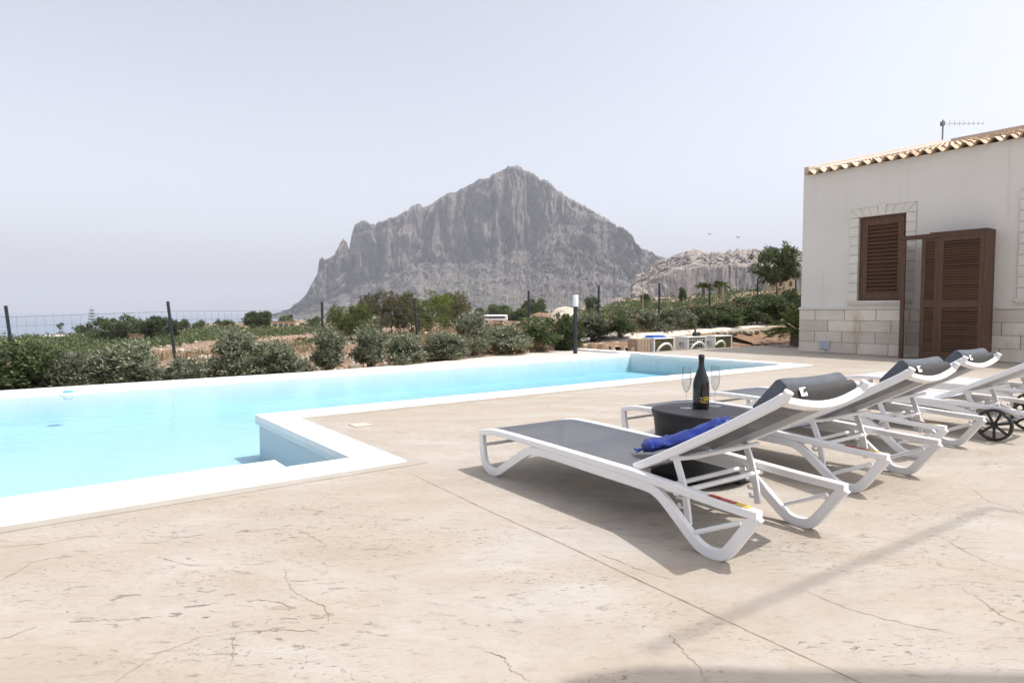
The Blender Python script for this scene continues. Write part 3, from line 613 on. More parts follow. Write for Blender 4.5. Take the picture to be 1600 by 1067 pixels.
def louver(y0, y1, x):
    f = .075; mid = 1.03; b = MB()
    b.box((x, y0, .004), (x + .045, y0 + f, zt - .09)); b.box((x, y1 - f, .004), (x + .045, y1, zt - .09))
    for (za, zb) in ((.004, .14), (mid, mid + .13), (zt - .165, zt - .09)): b.box((x + .001, y0 + f, za), (x + .044, y1 - f, zb))
    b.box((x + .034, y0 + f - .01, .1), (x + .042, y1 - f + .01, zt - .1))
    p_ = b.build('louver_panel', WOOD, CAB, bevel=.003); slats(p_, x + .018, y0 + f, y1 - f, .14, mid, .052); slats(p_, x + .018, y0 + f, y1 - f, mid + .13, zt - .165, .052)
louver(-3.764, -3.03, D0 + .004); louver(-3.026, -2.72, D0 + .012)
# ---- things around the house
AN = thing('tv_antenna', 'thin metal television antenna on a mast above the tiled roof', 'antenna', P(14.547 + RX + .35, 7.9), 0)
az_ = 5.2; MB().tube([(0, 0, 0), (0, 0, 7.02)], .022, 6).build('mast', METAL, AN)
bm_ = MB().tube([(-.08, 0, 6.90), (1.28, .0, 6.92)], .011, 5); bm_.build('boom', METAL, AN)
for i in range(8): MB().tube([(.22 + i * .15, -.10 + .008 * i, 6.915), (.22 + i * .15, .10 - .008 * i, 6.915)], .006, 4).tube([(.22 + i * .15, 0, 6.82 + .006 * i), (.22 + i * .15, 0, 7.01 - .006 * i)], .006, 4).build('element', METAL, AN)
MB().box((-.06, -.05, 6.84), (.04, .05, 6.97)).build('clamp', METAL, AN, bevel=.006)
# ================================================================ SUN LOUNGERS
# local frame: x = s (towards the foot), y = -w (w goes from the near side to the far side), z up
LW = .66
def L(s, w_, z): return (s, -w_, z)
def side_frame(w0, inb):                          # inb: +1 when inboard is +w
    b = MB(); pr = rect(.040, .034); w_ = w0 + inb * .02
    up = curve([L(1.655, w_, .228), L(1.58, w_, .243), (L(1.45, w_, .255)), L(1.0, w_, .252), L(.6, w_, .246), L(.406, w_, .243), L(.228, w_, .234), L(0, w_, .222), L(-.192, w_, .216)], 4)
    b.sweep(up, pr)
    leg = rect(.045, .027); 
    foot = curve([L(1.648, w_, .222), L(1.640, w_, .15), L(1.622, w_, .075), L(1.588, w_, .030), L(1.530, w_, .0175), L(1.470, w_, .030), L(1.40, w_, .072), L(1.27, w_, .150), L(1.185, w_, .197), L(1.12, w_, .212), L(.95, w_, .216), L(.652, w_, .210), L(.36, w_, .205), L(.29, w_, .193), L(.235, w_, .160), L(.178, w_, .115), L(.090, w_, .045), L(.045, w_, .022), L(.0, w_, .0175), L(-.045, w_, .028), L(-.082, w_, .065), L(-.147, w_, .158), L(-.188, w_, .212)], 4)
    b.sweep(foot, leg, up=(0, -1, 0))
    return b
def make_lounger(name, label, pillow=True, wheeled=False, pale=False):
    root = thing(name, label, 'sun lounger', group='white framed sun loungers in a row along the deck')
    for w0, inb in ((0, 1), (LW, -1)):
        if not wheeled: side_frame(w0, inb).build('side_frame', WHITE, root, smooth=35)
        else:
            b = MB(); w_ = w0 + inb * .02
            b.sweep(curve([L(1.655, w_, .228), L(1.45, w_, .255), L(1.0, w_, .252), L(.45, w_, .246), L(.10, w_, .238), L(-.192, w_, .216)], 4), rect(.04, .034))
            b.sweep(curve([L(1.648, w_, .222), L(1.640, w_, .15), L(1.622, w_, .075), L(1.588, w_, .030), L(1.530, w_, .0175), L(1.470, w_, .030), L(1.40, w_, .072), L(1.185, w_, .197), L(.95, w_, .216), L(.55, w_, .222), L(.30, w_, .205), L(.16, w_, .165), L(.06, w_, .115)], 4), rect(.045, .03), up=(0, -1, 0))
            b.build('side_frame', WHITE, root, smooth=35)
        for s_ in ((1.53,) if wheeled else (1.53, 0.0)): MB().lathe([(.013, .0), (.014, .006), (.010, .012)], 8, L(s_, w0 + inb * .02, 0)).build('foot_cap', WHITE, root)
    if wheeled:
        for w0 in (-.028, LW + .028):
            T = MB(); c0 = L(.02, w0, .118)
            prof = [(.098, -.016), (.112, -.017), (.1175, -.010), (.1175, .010), (.112, .017), (.098, .016), (.098, -.016)]
            n_ = 40; vs = [(c0[0] + r_ * math.cos(j * 2 * math.pi / n_), c0[1] + yy, c0[2] + r_ * math.sin(j * 2 * math.pi / n_)) for r_, yy in prof[:-1] for j in range(n_)]
            k_ = len(prof) - 1; T.add(vs, [(i * n_ + j, i * n_ + (j + 1) % n_, ((i + 1) % k_) * n_ + (j + 1) % n_, ((i + 1) % k_) * n_ + j) for i in range(k_) for j in range(n_)])
            W_ = T.build('wheel', BLACK, root, smooth=40)
            hb = MB(); hb.tube([(c0[0], c0[1] - .02, c0[2]), (c0[0], c0[1] + .02, c0[2])], .018, 12); hb.build('hub', BLACK, W_, smooth=40)
            for j in range(7):
                a_ = j * 2 * math.pi / 7 + .2; MB().sweep([(c0[0] + .012 * math.cos(a_), c0[1], c0[2] + .012 * math.sin(a_)), (c0[0] + .10 * math.cos(a_), c0[1], c0[2] + .10 * math.sin(a_))], rect(.018, .010), up=(0, 1, 0)).build('spoke', BLACK, W_)
        MB().tube([L(.02, 0, .118), L(.02, LW, .118)], .008, 8).build('axle', METAL, root)
    # cross members
    for (s_, z_, r_) in ((1.632, .158, .010), (1.10, .212, .011), (.30, .200, .011)): MB().tube([L(s_, .03, z_), L(s_, LW - .03, z_)], r_, 8).build('crossbar', WHITE, root, smooth=40)
    MB().sweep([L(1.648, .03, .226), L(1.648, LW - .03, .226)], rect(.022, .03)).build('crossbar', WHITE, root, smooth=35)
    if not wheeled:
        for w_ in (.02, LW - .02): MB().tube([L(.080, w_, .078), L(-.112, w_, .168)], .010, 8).build('leg_brace', WHITE, root, smooth=40)
    # seat sling: sheet with a little sag
    def sling(pts, wa, wb, sag, name, mat, parent, th=.004):
        c = curve(pts, 4); n_ = len(c); k_ = 9; vs = []
        for lay in (0, 1):
            for i, p in enumerate(c):
                t_ = (c[min(i + 1, n_ - 1)] - c[max(i - 1, 0)]).normalized(); nrm = Vector((-t_.z, 0, t_.x)); nrm = nrm if nrm.z > 0 else -nrm
                e = min(1, 4 * min(i, n_ - 1 - i) / n_)
                for j in range(k_): f = j / (k_ - 1); q = p - nrm * (sag * e * math.sin(f * math.pi) + lay * th); vs.append((q.x, -(wa + (wb - wa) * f), q.z))
        o = lambda l_, i, j: l_ * n_ * k_ + i * k_ + j; fs = []
        for i in range(n_ - 1):
            for j in range(k_ - 1): fs += [(o(0, i, j), o(0, i, j + 1), o(0, i + 1, j + 1), o(0, i + 1, j)), (o(1, i, j + 1), o(1, i, j), o(1, i + 1, j), o(1, i + 1, j + 1))]
            fs += [(o(0, i, 0), o(0, i + 1, 0), o(1, i + 1, 0), o(1, i, 0)), (o(0, i, k_ - 1), o(1, i, k_ - 1), o(1, i + 1, k_ - 1), o(0, i + 1, k_ - 1))]
        for j in range(k_ - 1): fs += [(o(0, 0, j + 1), o(0, 0, j), o(1, 0, j), o(1, 0, j + 1)), (o(0, n_ - 1, j), o(0, n_ - 1, j + 1), o(1, n_ - 1, j + 1), o(1, n_ - 1, j))]
        return MB().add(vs, fs).build(name, mat, parent, smooth=50)
    sm = SLING_PALE if pale else SLING
    sling([(1.64, 0, .246), (1.45, 0, .266), (1.0, 0, .264), (.6, 0, .257), (.42, 0, .254)], .036, LW - .036, .016, 'seat_sling', sm, root)
    # reclined back: rails, bowed head bar, sling
    A = Vector((.425, 0, .268)); B = Vector((-.264, 0, .642)); dirb = (B - A).normalized(); nb = Vector((-dirb.z, 0, dirb.x)); nb = nb if nb.z > 0 else -nb
    bk = lambda f, w_, h_=0.0: (A.x + (B.x - A.x) * f + nb.x * h_, -w_, A.z + (B.z - A.z) * f + nb.z * h_)
    fr = MB(); wa, wb = .055, LW - .055
    for w_ in (wa, wb): fr.sweep(curve([bk(-.02, w_, .0), bk(.25, w_, -.006), bk(.6, w_, -.006), bk(.92, w_, .002), bk(1.0, w_, .008)], 4), rect(.034, .036), up=tuple(nb))
    hd = [bk(.985 - .015 * math.sin(math.pi * f), wa + (wb - wa) * f, -.002 - .034 * math.sin(math.pi * f)) for f in [i / 16 for i in range(17)]]
    fr.sweep(hd, rect(.034, .030), up=tuple(nb)); fr.build('back_frame', WHITE, root, smooth=35)
    for w_ in (wa, wb): MB().tube([bk(.99, w_, .0), bk(1.03, w_, .02)], .017, 10).build('rail_cap', WHITE, root, smooth=40)
    bpts = [bk(f, 0, .012) for f in (0, .25, .5, .75, .93)]
    sling(bpts, wa + .015, wb - .015, .014, 'back_sling', sm, root)
    # under-back brace bar and the toothed props
    und = curve([bk(.22, .07, -.02), bk(.30, .12, -.045), bk(.42, .2, -.06), bk(.42, LW / 2, -.062), bk(.42, LW - .2, -.06), bk(.30, LW - .12, -.045), bk(.22, LW - .07, -.02)], 4)
    MB().tube(und, .010, 8).build('under_brace', WHITE, root, smooth=40)
    for w_ in (.085, LW - .085):
        top = Vector(bk(.245, w_, -.02)); low = Vector((.172, -w_, .070)); p_ = MB(); p_.sweep(curve([top, top + (low - top) * .35 + Vector((-.012, 0, 0)), top + (low - top) * .7 + Vector((-.010, 0, 0)), low], 4), rect(.030, .015), up=(0, -1, 0))
        d_ = (low - top).normalized()
        for q in (.48, .62, .76, .90): c_ = top + (low - top) * q; p_.sweep([c_, c_ + Vector((.030, 0, -.004)), c_ + Vector((.036, 0, .012))], rect(.012, .010), up=(0, -1, 0))
        p_.build('toothed_prop', WHITE, root, smooth=35)
    MB().tube([L(.200, .03, .205), L(.195, LW - .03, .205)], .012, 8).build('crossbar', WHITE, root, smooth=40)
    # warning sticker on the near rail
    st = MB(); zz = lambda s_: .2405 + (s_ - .03) * .022
    st.box(L(-.088, .034, .2405), L(.030, .006, .2412)); S_ = st.build('warning_sticker', RED, root); S_.rotation_euler = (0, R(-1.75), 0)
    MB().box(L(-.145, .034, .2405), L(-.089, .006, .2412)).build('sticker_end', YEL, S_)
    pb = MB()
    for (x_, l_) in ((.018, .006), (.006, .006), (-.020, .035), (-.060, .022)):
        for y_ in (.014, .019, .024): pb.box(L(x_, y_ + .002, .2413), L(x_ - l_, y_, .2416))
    for y_ in (.015, .022): pb.box(L(-.098, y_ + .003, .2413), L(-.105, y_, .2416)); pb.box(L(-.112, y_ + .002, .2413), L(-.138, y_, .2416))
    pb.build('sticker_print', PRINT, S_)
    if pillow:                                    # faceted roll cushion on the back with a strap flap hanging behind the head bar
        pp = [(.765, .014), (.775, .038), (.955, .090), (.985, .086), (1.0, .055), (.985, .018)]
        c_ = [Vector(bk(f, 0, h_)) for f, h_ in pp]; m_ = len(c_); N = 14; vs = []; pm = MB()
        for i in range(N + 1):
            f = i / N; w_ = .105 + (LW - .225) * f; e = min(f, 1 - f) * N; sc = .93 if e < .5 else 1.0
            cen = sum(c_, Vector()) / m_
            for q in c_: z_ = cen + (q - cen) * sc; vs.append((z_.x, -w_, z_.z - .006 * math.sin(f * math.pi)))
        fs = [(i * m_ + j, i * m_ + (j + 1) % m_, (i + 1) * m_ + (j + 1) % m_, (i + 1) * m_ + j) for i in range(N) for j in range(m_)] + [tuple(range(m_)), tuple(N * m_ + j for j in range(m_))]
        PL = pm.add(vs, fs).build('pillow', PILLOW, root, smooth=48, bevel=.010)
        vs = []; ws = [.09 + (LW - .18) * q / 8 for q in range(9)]; nn = 5
        for lay in (0, .005):
            for w_ in ws:
                sag = math.sin(math.pi * (w_ - wa) / (wb - wa))
                for q in range(nn):
                    f = q / (nn - 1); p0_ = Vector(bk(.992, w_, .045)); p1_ = Vector(bk(.985 - .015 * sag, w_, .006 - .030 * sag))
                    z_ = p0_ + (p1_ - p0_) * f - dirb * (-.012 * math.sin(f * math.pi)); vs.append((z_.x + lay, z_.y, z_.z - lay * .4))
        ns = len(ws); o = lambda l_, i, j: l_ * ns * nn + i * nn + j
        fs = [(o(l_, i, j), o(l_, i, j + 1), o(l_, i + 1, j + 1), o(l_, i + 1, j)) for l_ in (0, 1) for i in range(ns - 1) for j in range(nn - 1)]
        for j in range(nn - 1): fs += [(o(0, 0, j), o(0, 0, j + 1), o(1, 0, j + 1), o(1, 0, j)), (o(0, ns - 1, j), o(0, ns - 1, j + 1), o(1, ns - 1, j + 1), o(1, ns - 1, j))]
        for i in range(ns - 1): fs += [(o(0, i, 0), o(0, i + 1, 0), o(1, i + 1, 0), o(1, i, 0)), (o(0, i, nn - 1), o(0, i + 1, nn - 1), o(1, i + 1, nn - 1), o(1, i, nn - 1))]
        fl = MB().add(vs, fs).build('strap_flap', STRAP, PL, smooth=50)
        tg = MB(); q0 = Vector(bk(1.0, 0, .034)); q1 = Vector(bk(.994, 0, .002)); off = dirb * .010
        tg.m = 0; tg.add([(*(q0 + off).xz, ), ] and [((q0 + off).x, -.150, (q0 + off).z), ((q0 + off).x, -.192, (q0 + off).z), ((q1 + off).x, -.192, (q1 + off).z), ((q1 + off).x, -.150, (q1 + off).z)], [(0, 1, 2, 3)])
        off2 = off * 1.5; qa = q0 + (q1 - q0) * .2 + off2; qb = q0 + (q1 - q0) * .6 + off2; tg.m = 1
        tg.add([(qa.x, -.168, qa.z), (qa.x, -.186, qa.z), (qb.x, -.186, qb.z), (qb.x, -.168, qb.z)], [(0, 1, 2, 3)])
        tg.build('care_tag', [WHITE, STRAP], PL)
    return root
LANG = math.atan2(.81395, -.58093)                # heading of the foot end
def put(o, U, V, dr=0.0): o.location = P(U, V, 0); o.rotation_euler = (0, 0, LANG + dr)
l1 = make_lounger('sun_lounger', 'nearest white lounger with dark grey sling, the blue pouch lying on its seat'); put(l1, 2.038, 1.434)
for (U, V, dr, lab) in ((3.386, 1.549, .0, 'dark sling lounger with pillow standing just behind the round side table'), (4.529, 1.676, -.01, 'dark sling lounger with pillow directly in front of the black wheeled lounger')):
    c = copy_tree(l1); c['label'] = lab; put(c, U, V, dr)
l4 = make_lounger('sun_lounger', 'white lounger with black spoked wheels and pale sling at right edge', pillow=False, wheeled=True, pale=True); put(l4, 5.62, 1.50, -.015)
c = copy_tree(l4); c['label'] = 'farthest white lounger, mostly hidden behind the wheeled one at the right edge'; put(c, 7.0, 1.62, .02)

# ---- side table, bottle, flutes, pouch
TB = thing('side_table', 'dark anthracite drum side table holding the bottle and two flutes', 'side table', P(3.00, 2.19), LANG)
prof_ = [(.236, .03), (.262, .06), (.262, .075), (.238, .17), (.228, .26), (.236, .34), (.247, .375), (.2495, .387), (.243, .394), (.0, .395)]
k = 56; vs = []
def sup(a_): c_, s_ = abs(math.cos(a_)), abs(math.sin(a_)); return (c_ ** 2.6 + s_ ** 2.6) ** (-1 / 2.6)
for r_, z_ in prof_:
    for j in range(k): a_ = j * 2 * math.pi / k; q = sup(a_) * r_; vs.append((q * math.cos(a_) * 1.04, q * math.sin(a_), z_))
fs = [(i * k + j, i * k + (j + 1) % k, (i + 1) * k + (j + 1) % k, (i + 1) * k + j) for i in range(len(prof_) - 1) for j in range(k)]
fs.append(tuple(range(k - 1, -1, -1)))
MB().add(vs, fs).build('table_body', RESIN, TB, smooth=40)
for j in range(4):
    a_ = j * math.pi / 2 + math.pi / 4 * .0 + .55; x_, y_ = .205 * math.cos(a_), .205 * math.sin(a_)
    MB().cbox((x_ - .055, y_ - .055, 0), (x_ + .055, y_ + .055, .035), .008).build('foot', RESIN, TB)
bx, by = 1.0855, 3.5838
BO = thing('wine_bottle', 'black sparkling wine bottle with gold digits on the side table', 'bottle', (bx, by, .396), 0)
bp = [(.040, 0), (.0455, .004), (.0465, .02), (.0465, .12), (.045, .145), (.038, .180), (.026, .212), (.0175, .238), (.0150, .258), (.0148, .272)]
MB().lathe(bp, 36).build('glass_body', BLACKGLASS, BO, smooth=50)
MB().lathe([(.0152, .262), (.0156, .284), (.0175, .286), (.0182, .298), (.0160, .302), (.0150, .309), (.0, .310)], 28).build('foil_cap', BLACK, BO, smooth=50)
fc = bpy.data.curves.new('digits', 'FONT'); fc.body = '250'; fc.size = .040; fc.align_x = 'CENTER'; fc.resolution_u = 3
fo = bpy.data.objects.new('digits', fc); COL.objects.link(fo); dg = bpy.context.evaluated_depsgraph_get(); me = bpy.data.meshes.new_from_object(fo.evaluated_get(dg)); bpy.data.objects.remove(fo)
bmm = bmesh.new(); bmm.from_mesh(me); bmesh.ops.subdivide_edges(bmm, edges=bmm.edges[:], cuts=1); bmm.to_mesh(me); bmm.free()
th0 = math.atan2(-by, -bx) + .42
for vv in me.vertices: x_, y_ = vv.co.x, vv.co.y; t_ = th0 + x_ / .0472; vv.co = (.0472 * math.cos(t_), .0472 * math.sin(t_), .048 + y_ * .85 + x_ * .12)
me.materials.clear(); me.materials.append(GOLD); me.name = 'digits'; obj('digits', me, BO)
pl_ = MB()
for (za, zb) in ((.0385, .0415),):
    for i in range(6):
        ta, tb = th0 - .45 + i * .15, th0 - .45 + (i + 1) * .15 - .02; pl_.add([(.0473 * math.cos(t_), .0473 * math.sin(t_), z_) for t_, z_ in ((ta, za), (tb, za), (tb, zb), (ta, zb))], [(0, 1, 2, 3)])
pl_.build('gold_line', GOLD, BO)
def flute(x, y, lab):
    o = thing('champagne_flute', lab, 'glass', (x, y, .3965), 0, 'empty champagne flutes on the side table')
    MB().lathe([(.0, .0015), (.034, .0), (.035, .002), (.012, .006), (.0045, .012), (.0038, .05), (.0042, .085), (.006, .092)], 24).build('stem', GLASS, o, smooth=50)
    out_ = [(.006, .092), (.017, .108), (.0255, .135), (.0285, .170), (.0275, .205), (.0255, .238)]
    MB().lathe(out_ + [(r_ - .0012, z_) for r_, z_ in reversed(out_[1:])] + [(.003, .096)], 28).build('bowl', GLASS, o, smooth=60); return o
flute(1.0009, 3.5838, 'empty champagne flute left of the black bottle'); flute(1.190, 3.657, 'empty champagne flute right of the black bottle')
# blue pouch lying against the reclined back
PO = thing('drawstring_pouch', 'shiny royal blue crumpled drawstring pouch lying on the nearest lounger seat', 'pouch', P(2.038, 1.434), LANG)
ax = curve([(.60, -.27, .290), (.565, -.32, .303), (.50, -.38, .325), (.42, -.455, .365), (.36, -.52, .405), (.315, -.565, .425)], 7); n = len(ax); k = 26; vs = []
for i, p in enumerate(ax):
    f = i / (n - 1); t_ = (ax[min(i + 1, n - 1)] - ax[max(i - 1, 0)]).normalized(); x_ = t_.cross(Vector((0, 0, 1))).normalized(); y_ = x_.cross(t_)
    rw = .068 * min(1, .38 + f * 6) * (1 - .15 * f) * (1 if f < .93 else .8); rh = .032 * min(1, .45 + f * 5) * (1 if f < .85 else .85)
    for j in range(k):
        a_ = j * 2 * math.pi / k
        fold = 1 + .26 * (float(ridged(np.array([a_ * 1.1 + f * 2.2]), np.array([f * 7.0]), 3, 5)[0]) - .5) * 2 + (.10 * math.sin(a_ * 9 + f * 40) if f > .78 else .05 * math.sin(a_ * 7) * max(0, 1 - f * 6))
        vs.append(p + x_ * rw * math.cos(a_) * fold + y_ * (rh * math.sin(a_) * fold if math.sin(a_) > 0 else .022 * math.sin(a_)))
fs = [(i * k + j, i * k + (j + 1) % k, (i + 1) * k + (j + 1) % k, (i + 1) * k + j) for i in range(n - 1) for j in range(k)] + [tuple(range(k)), tuple((n - 1) * k + j for j in range(k))]
MB().add(vs, fs).build('pouch_cloth', BLUE, PO, smooth=70)
for q in ([(.60, -.265, .285), (.63, -.275, .272), (.672, -.300, .268), (.690, -.302, .268), (.665, -.285, .267), (.62, -.25, .268), (.598, -.262, .283)], [(.60, -.27, .288), (.62, -.31, .270), (.65, -.322, .268), (.675, -.312, .268)]):
    MB().tube(curve(q, 5), .0028, 5).build('cord', BLUE, PO, smooth=40)
MB().sweep([(.640, -.287, .2685), (.672, -.297, .2685)], rect(.012, .007)).build('cord_end', BLUE, PO, smooth=40)
# ---- small things on the deck and in the pool
dr = ground_at(563, 664); DRC = thing('drain_cover', 'small square white drain cover set in the beige deck by pool', 'drain cover', (dr[0], dr[1], 0), ua)
MB().cbox((-.075, -.075, .001), (.075, .075, .006), .002).build('cover_plate', PARAPET, DRC)
fx, fy, _ = ground_at(107, 617, WZ); FD = thing('floating_dispenser', 'round white floating chlorine dispenser with blue lid by the far coping', 'pool dispenser', (fx, fy, WZ))
MB().lathe([(.0, -.05), (.05, -.05), (.055, -.03), (.082, -.012), (.088, .006), (.080, .022), (.05, .03)], 24).build('float_body', LAMPW, FD, smooth=40)
MB().lathe([(.050, .030), (.052, .046), (.045, .052), (.0, .053)], 20).build('blue_lid', plain('pale_blue_lid', (.16, .42, .68), .4, .05), FD, smooth=40)
# ---- bollard lamp
lx, ly, _ = along(899, 14.5, 0); lz = tz(lx, ly)
LB = thing('bollard_lamp', 'black garden bollard lamp with white cylindrical head behind the far pool corner', 'lamp', (lx, ly, min(lz, 0)))
z1 = H + (HOR - 479) / F * 14.5 - min(lz, 0); MB().tube([(0, 0, 0), (0, 0, z1)], .048, 14).build('lamp_post', POST, LB, smooth=40)
MB().lathe([(.0, z1), (.062, z1), (.066, z1 + .02), (.066, z1 + .255), (.06, z1 + .268), (0, z1 + .27)], 20).build('lamp_head', LAMPW, LB, smooth=40)
# ---- outdoor units of the air conditioning, seen from behind
def ac(U, lab, grid=False, dark=False):
    o = thing('outdoor_unit', lab, 'air conditioner', P(U, 10.12, -.3), ua, 'white outdoor units standing behind the deck edge')
    W_, D_, H_ = .80, .36, .585
    b = MB(); b.cbox((0, 0, .03), (.05, D_, H_ - .012), .006); b.cbox((.752, 0, .03), (W_, D_, H_ - .012), .006); b.cbox((.051, D_ - .03, .03), (.751, D_, H_ - .012), .006)
    b.cbox((-.01, -.01, H_ - .011), (W_ + .01, D_ + .01, H_ + .02), .006); b.cbox((.04, .03, 0), (.10, D_ - .03, .029), .004); b.cbox((W_ - .10, .03, 0), (W_ - .04, D_ - .03, .029), .004); b.build('casing', ACWHITE, o)
    n_ = 36; f_ = MB()
    for i in range(n_): x_ = .056 + i * (.69 / n_); f_.box((x_, .012, .035), (x_ + .012, .05, H_ - .016))
    f_.box((.051, .051, .03), (.751, .06, H_ - .012)); f_.build('cooling_fins', ACGREEN, o)
    if grid:
        g_ = MB()
        for i in range(7): x_ = .08 + i * .105; g_.tube([(x_, -.004, .035), (x_, -.004, H_ - .02)], .005, 5)
        for i in range(5): z_ = .08 + i * .11; g_.tube([(.06, -.008, z_), (.74, -.008, z_)], .005, 5)
        g_.build('wire_guard', ACWHITE, o)
    MB().cbox((-.014, .10, .33), (-.001, .26, .47), .005).build('valve_cover', GREYBOX, o); MB().cbox((-.018, .20, .40), (-.0145, .25, .44), .002).build('label_plate', BLACK, o)
    MB().tube(curve([(.10, -.03, .28), (.16, -.06, .38), (.30, -.09, .46), (.46, -.10, .44), (.56, -.09, .34), (.60, -.06, .18), (.62, -.03, .03)] if not dark else [(.0, -.03, .36), (.08, -.07, .44), (.2, -.09, .46), (.31, -.09, .38), (.34, -.06, .24), (.34, -.04, .03)], 5), .030, 10).build('drain_hose', HOSE, o, smooth=60)
    return o
ac(11.97, 'leftmost white outdoor unit with a long hose and blue sheet on top'); ac(13.28, 'middle white outdoor unit with a wire guard over its fins', grid=True); ac(14.43, 'rightmost white outdoor unit with a short curled hose beside the stones', dark=True)
TP = thing('blue_sheet', 'folded blue plastic sheet lying on top of the leftmost outdoor unit', 'plastic sheet', P(12.02, 10.2, .306), ua)
b = MB()
for i in range(3): b.cbox((.02 + i * .03, .04 + .01 * i, .003 + i * .017), (.62 - i * .05, .30, .018 + i * .017), .006)
b.build('sheet_fold', TARP, TP)
BK = thing('black_canister', 'small black pump canister on top of the middle outdoor unit', 'pump', P(13.75, 10.28, .306), ua)
MB().tube([(0, 0, .055), (.22, 0, .055)], .055, 14).build('pump_body', BLACK, BK, smooth=40); MB().cbox((.02, -.05, .0), (.2, .05, .02), .003).build('pump_base', BLACK, BK); MB().tube([(.05, 0, .10), (.05, 0, .18)], .025, 10).build('pump_inlet', BLACK, BK, smooth=40)
BD = thing('board_crate', 'weathered upright timber boards standing left of the outdoor units', 'boards', P(11.50, 10.18, -.3), ua)
for i in range(4): MB().cbox((.0 + i * .105, .0, 0), (.10 + i * .105, .05, .60), .006).build('plank', RUST, BD)
for i in range(3): MB().cbox((-.052, .0 + i * .105, 0), (-.002, .10 + i * .105, .60), .006).build('plank', RUST, BD)
# ---- unseen occluders added out of frame, shaped to drop the soft shadows on the deck
def shp(px, py, z): g_ = ground_at(px, py); k_ = z / SUN.z; return (g_[0] + SUN.x * k_, g_[1] + SUN.y * k_, z)
SS = thing('shadow_caster', 'unseen added shadow caster right of the loungers outside the view', 'shadow caster', (0, 0, 0))
za = 6.3; c1 = Vector(shp(1085, 985, za)); c2 = Vector(shp(1545, 794, za)); c3 = Vector(shp(1650, 812, za)); dv = (c2 - c1).normalized()
MB().tube([c1 - dv * .2, c2], .013, 8).build('shadow_bar', WHITE, SS); MB().tube([c2 + dv * .02, c2 + dv * .02 + (c3 - c2).normalized() * 3.2], .013, 8).build('shadow_bar', WHITE, SS)
d2 = (c3 - c2).normalized(); e1 = c2 + dv * .05 + d2 * 3.2; MB().tube([(e1.x, e1.y, 0), (e1.x, e1.y, za)], .03, 10).build('caster_post', WHITE, SS)
q1 = Vector(shp(1215, 1046, 5.0)); q2 = Vector(shp(1640, 1051, 5.0)); q3 = Vector(shp(1700, 1250, 5.0)); q4 = Vector(shp(900, 1250, 5.0)); q5 = Vector(shp(880, 1062, 5.0)); q6 = Vector(shp(1010, 1040, 5.0))
sv = [q1, q2, q3, q4, q5, q6]; MB().add([tuple(p) for p in sv] + [(p.x, p.y, p.z + .012) for p in sv], [(0, 1, 2, 3, 4, 5), (11, 10, 9, 8, 7, 6)] + [(i, (i + 1) % 6, 6 + (i + 1) % 6, 6 + i) for i in range(6)]).build('shadow_sheet', SLING_PALE, SS)
# ================================================================ FENCE
FE = thing('wire_fence', 'dark green wire mesh fence on thin black posts behind the shrubs', 'fence', P(0, 12.2, 0), ua)
tops = {}
FU = [-5.27, -2.77, -.27, 1.92, 4.49, 6.65, 9.72, 12.15, 14.64, 17.1, 19.8, 22.3, 24.8]
FT = [1.02, 1.03, 1.04, 1.126, 1.15, 1.216, 1.47, 1.66, 1.80, 1.86, 2.10, 2.13, 2.2]; LEAN = [0, 0, -.08, -.09, .0, -.07, .0, .0, .01, 0, 0, 0, 0]
for U, zt_, ln in zip(FU, FT, LEAN):
    x, y, _ = P(U, 12.2); zb = tz(x, y) - .15
    o = MB().sweep([(U, 0, zb), (U + ln * (zt_ - zb), 0, zt_)], rect(.045, .045)).build('fence_post', POST, FE)
wv = []; wf = []
def wire(p, q, r_):
    b_ = len(wv); d = (Vector(q) - Vector(p)).normalized(); s1 = d.orthogonal().normalized() * r_; s2 = d.cross(s1)
    for e in (p, q):
        for s_ in (s1, s2, -s1, -s2): wv.append(tuple(Vector(e) + s_))
    for j in range(4): wf.append((b_ + j, b_ + (j + 1) % 4, b_ + 4 + (j + 1) % 4, b_ + 4 + j))
for i in range(len(FU) - 1):
    u0, u1 = FU[i], FU[i + 1]; ta_, tb_ = FT[i] - .17, FT[i + 1] - .17
    ba = ta_ - 1.15; bb = tb_ - 1.15
    for k_ in range(9): f = k_ / 8; wire((u0, .03, ba + (ta_ - ba) * f), (u1, .03, bb + (tb_ - bb) * f), .0022 if k_ < 8 else .0035)
    m_ = int((u1 - u0) / .11)
    for k_ in range(m_): g_ = k_ / m_; U = u0 + (u1 - u0) * g_; wire((U, .034, ba + (bb - ba) * g_), (U, .034, ta_ + (tb_ - ta_) * g_), .0015)
obj('wire_mesh', mesh_np('wire_mesh', wv, wf, WIRE), FE)

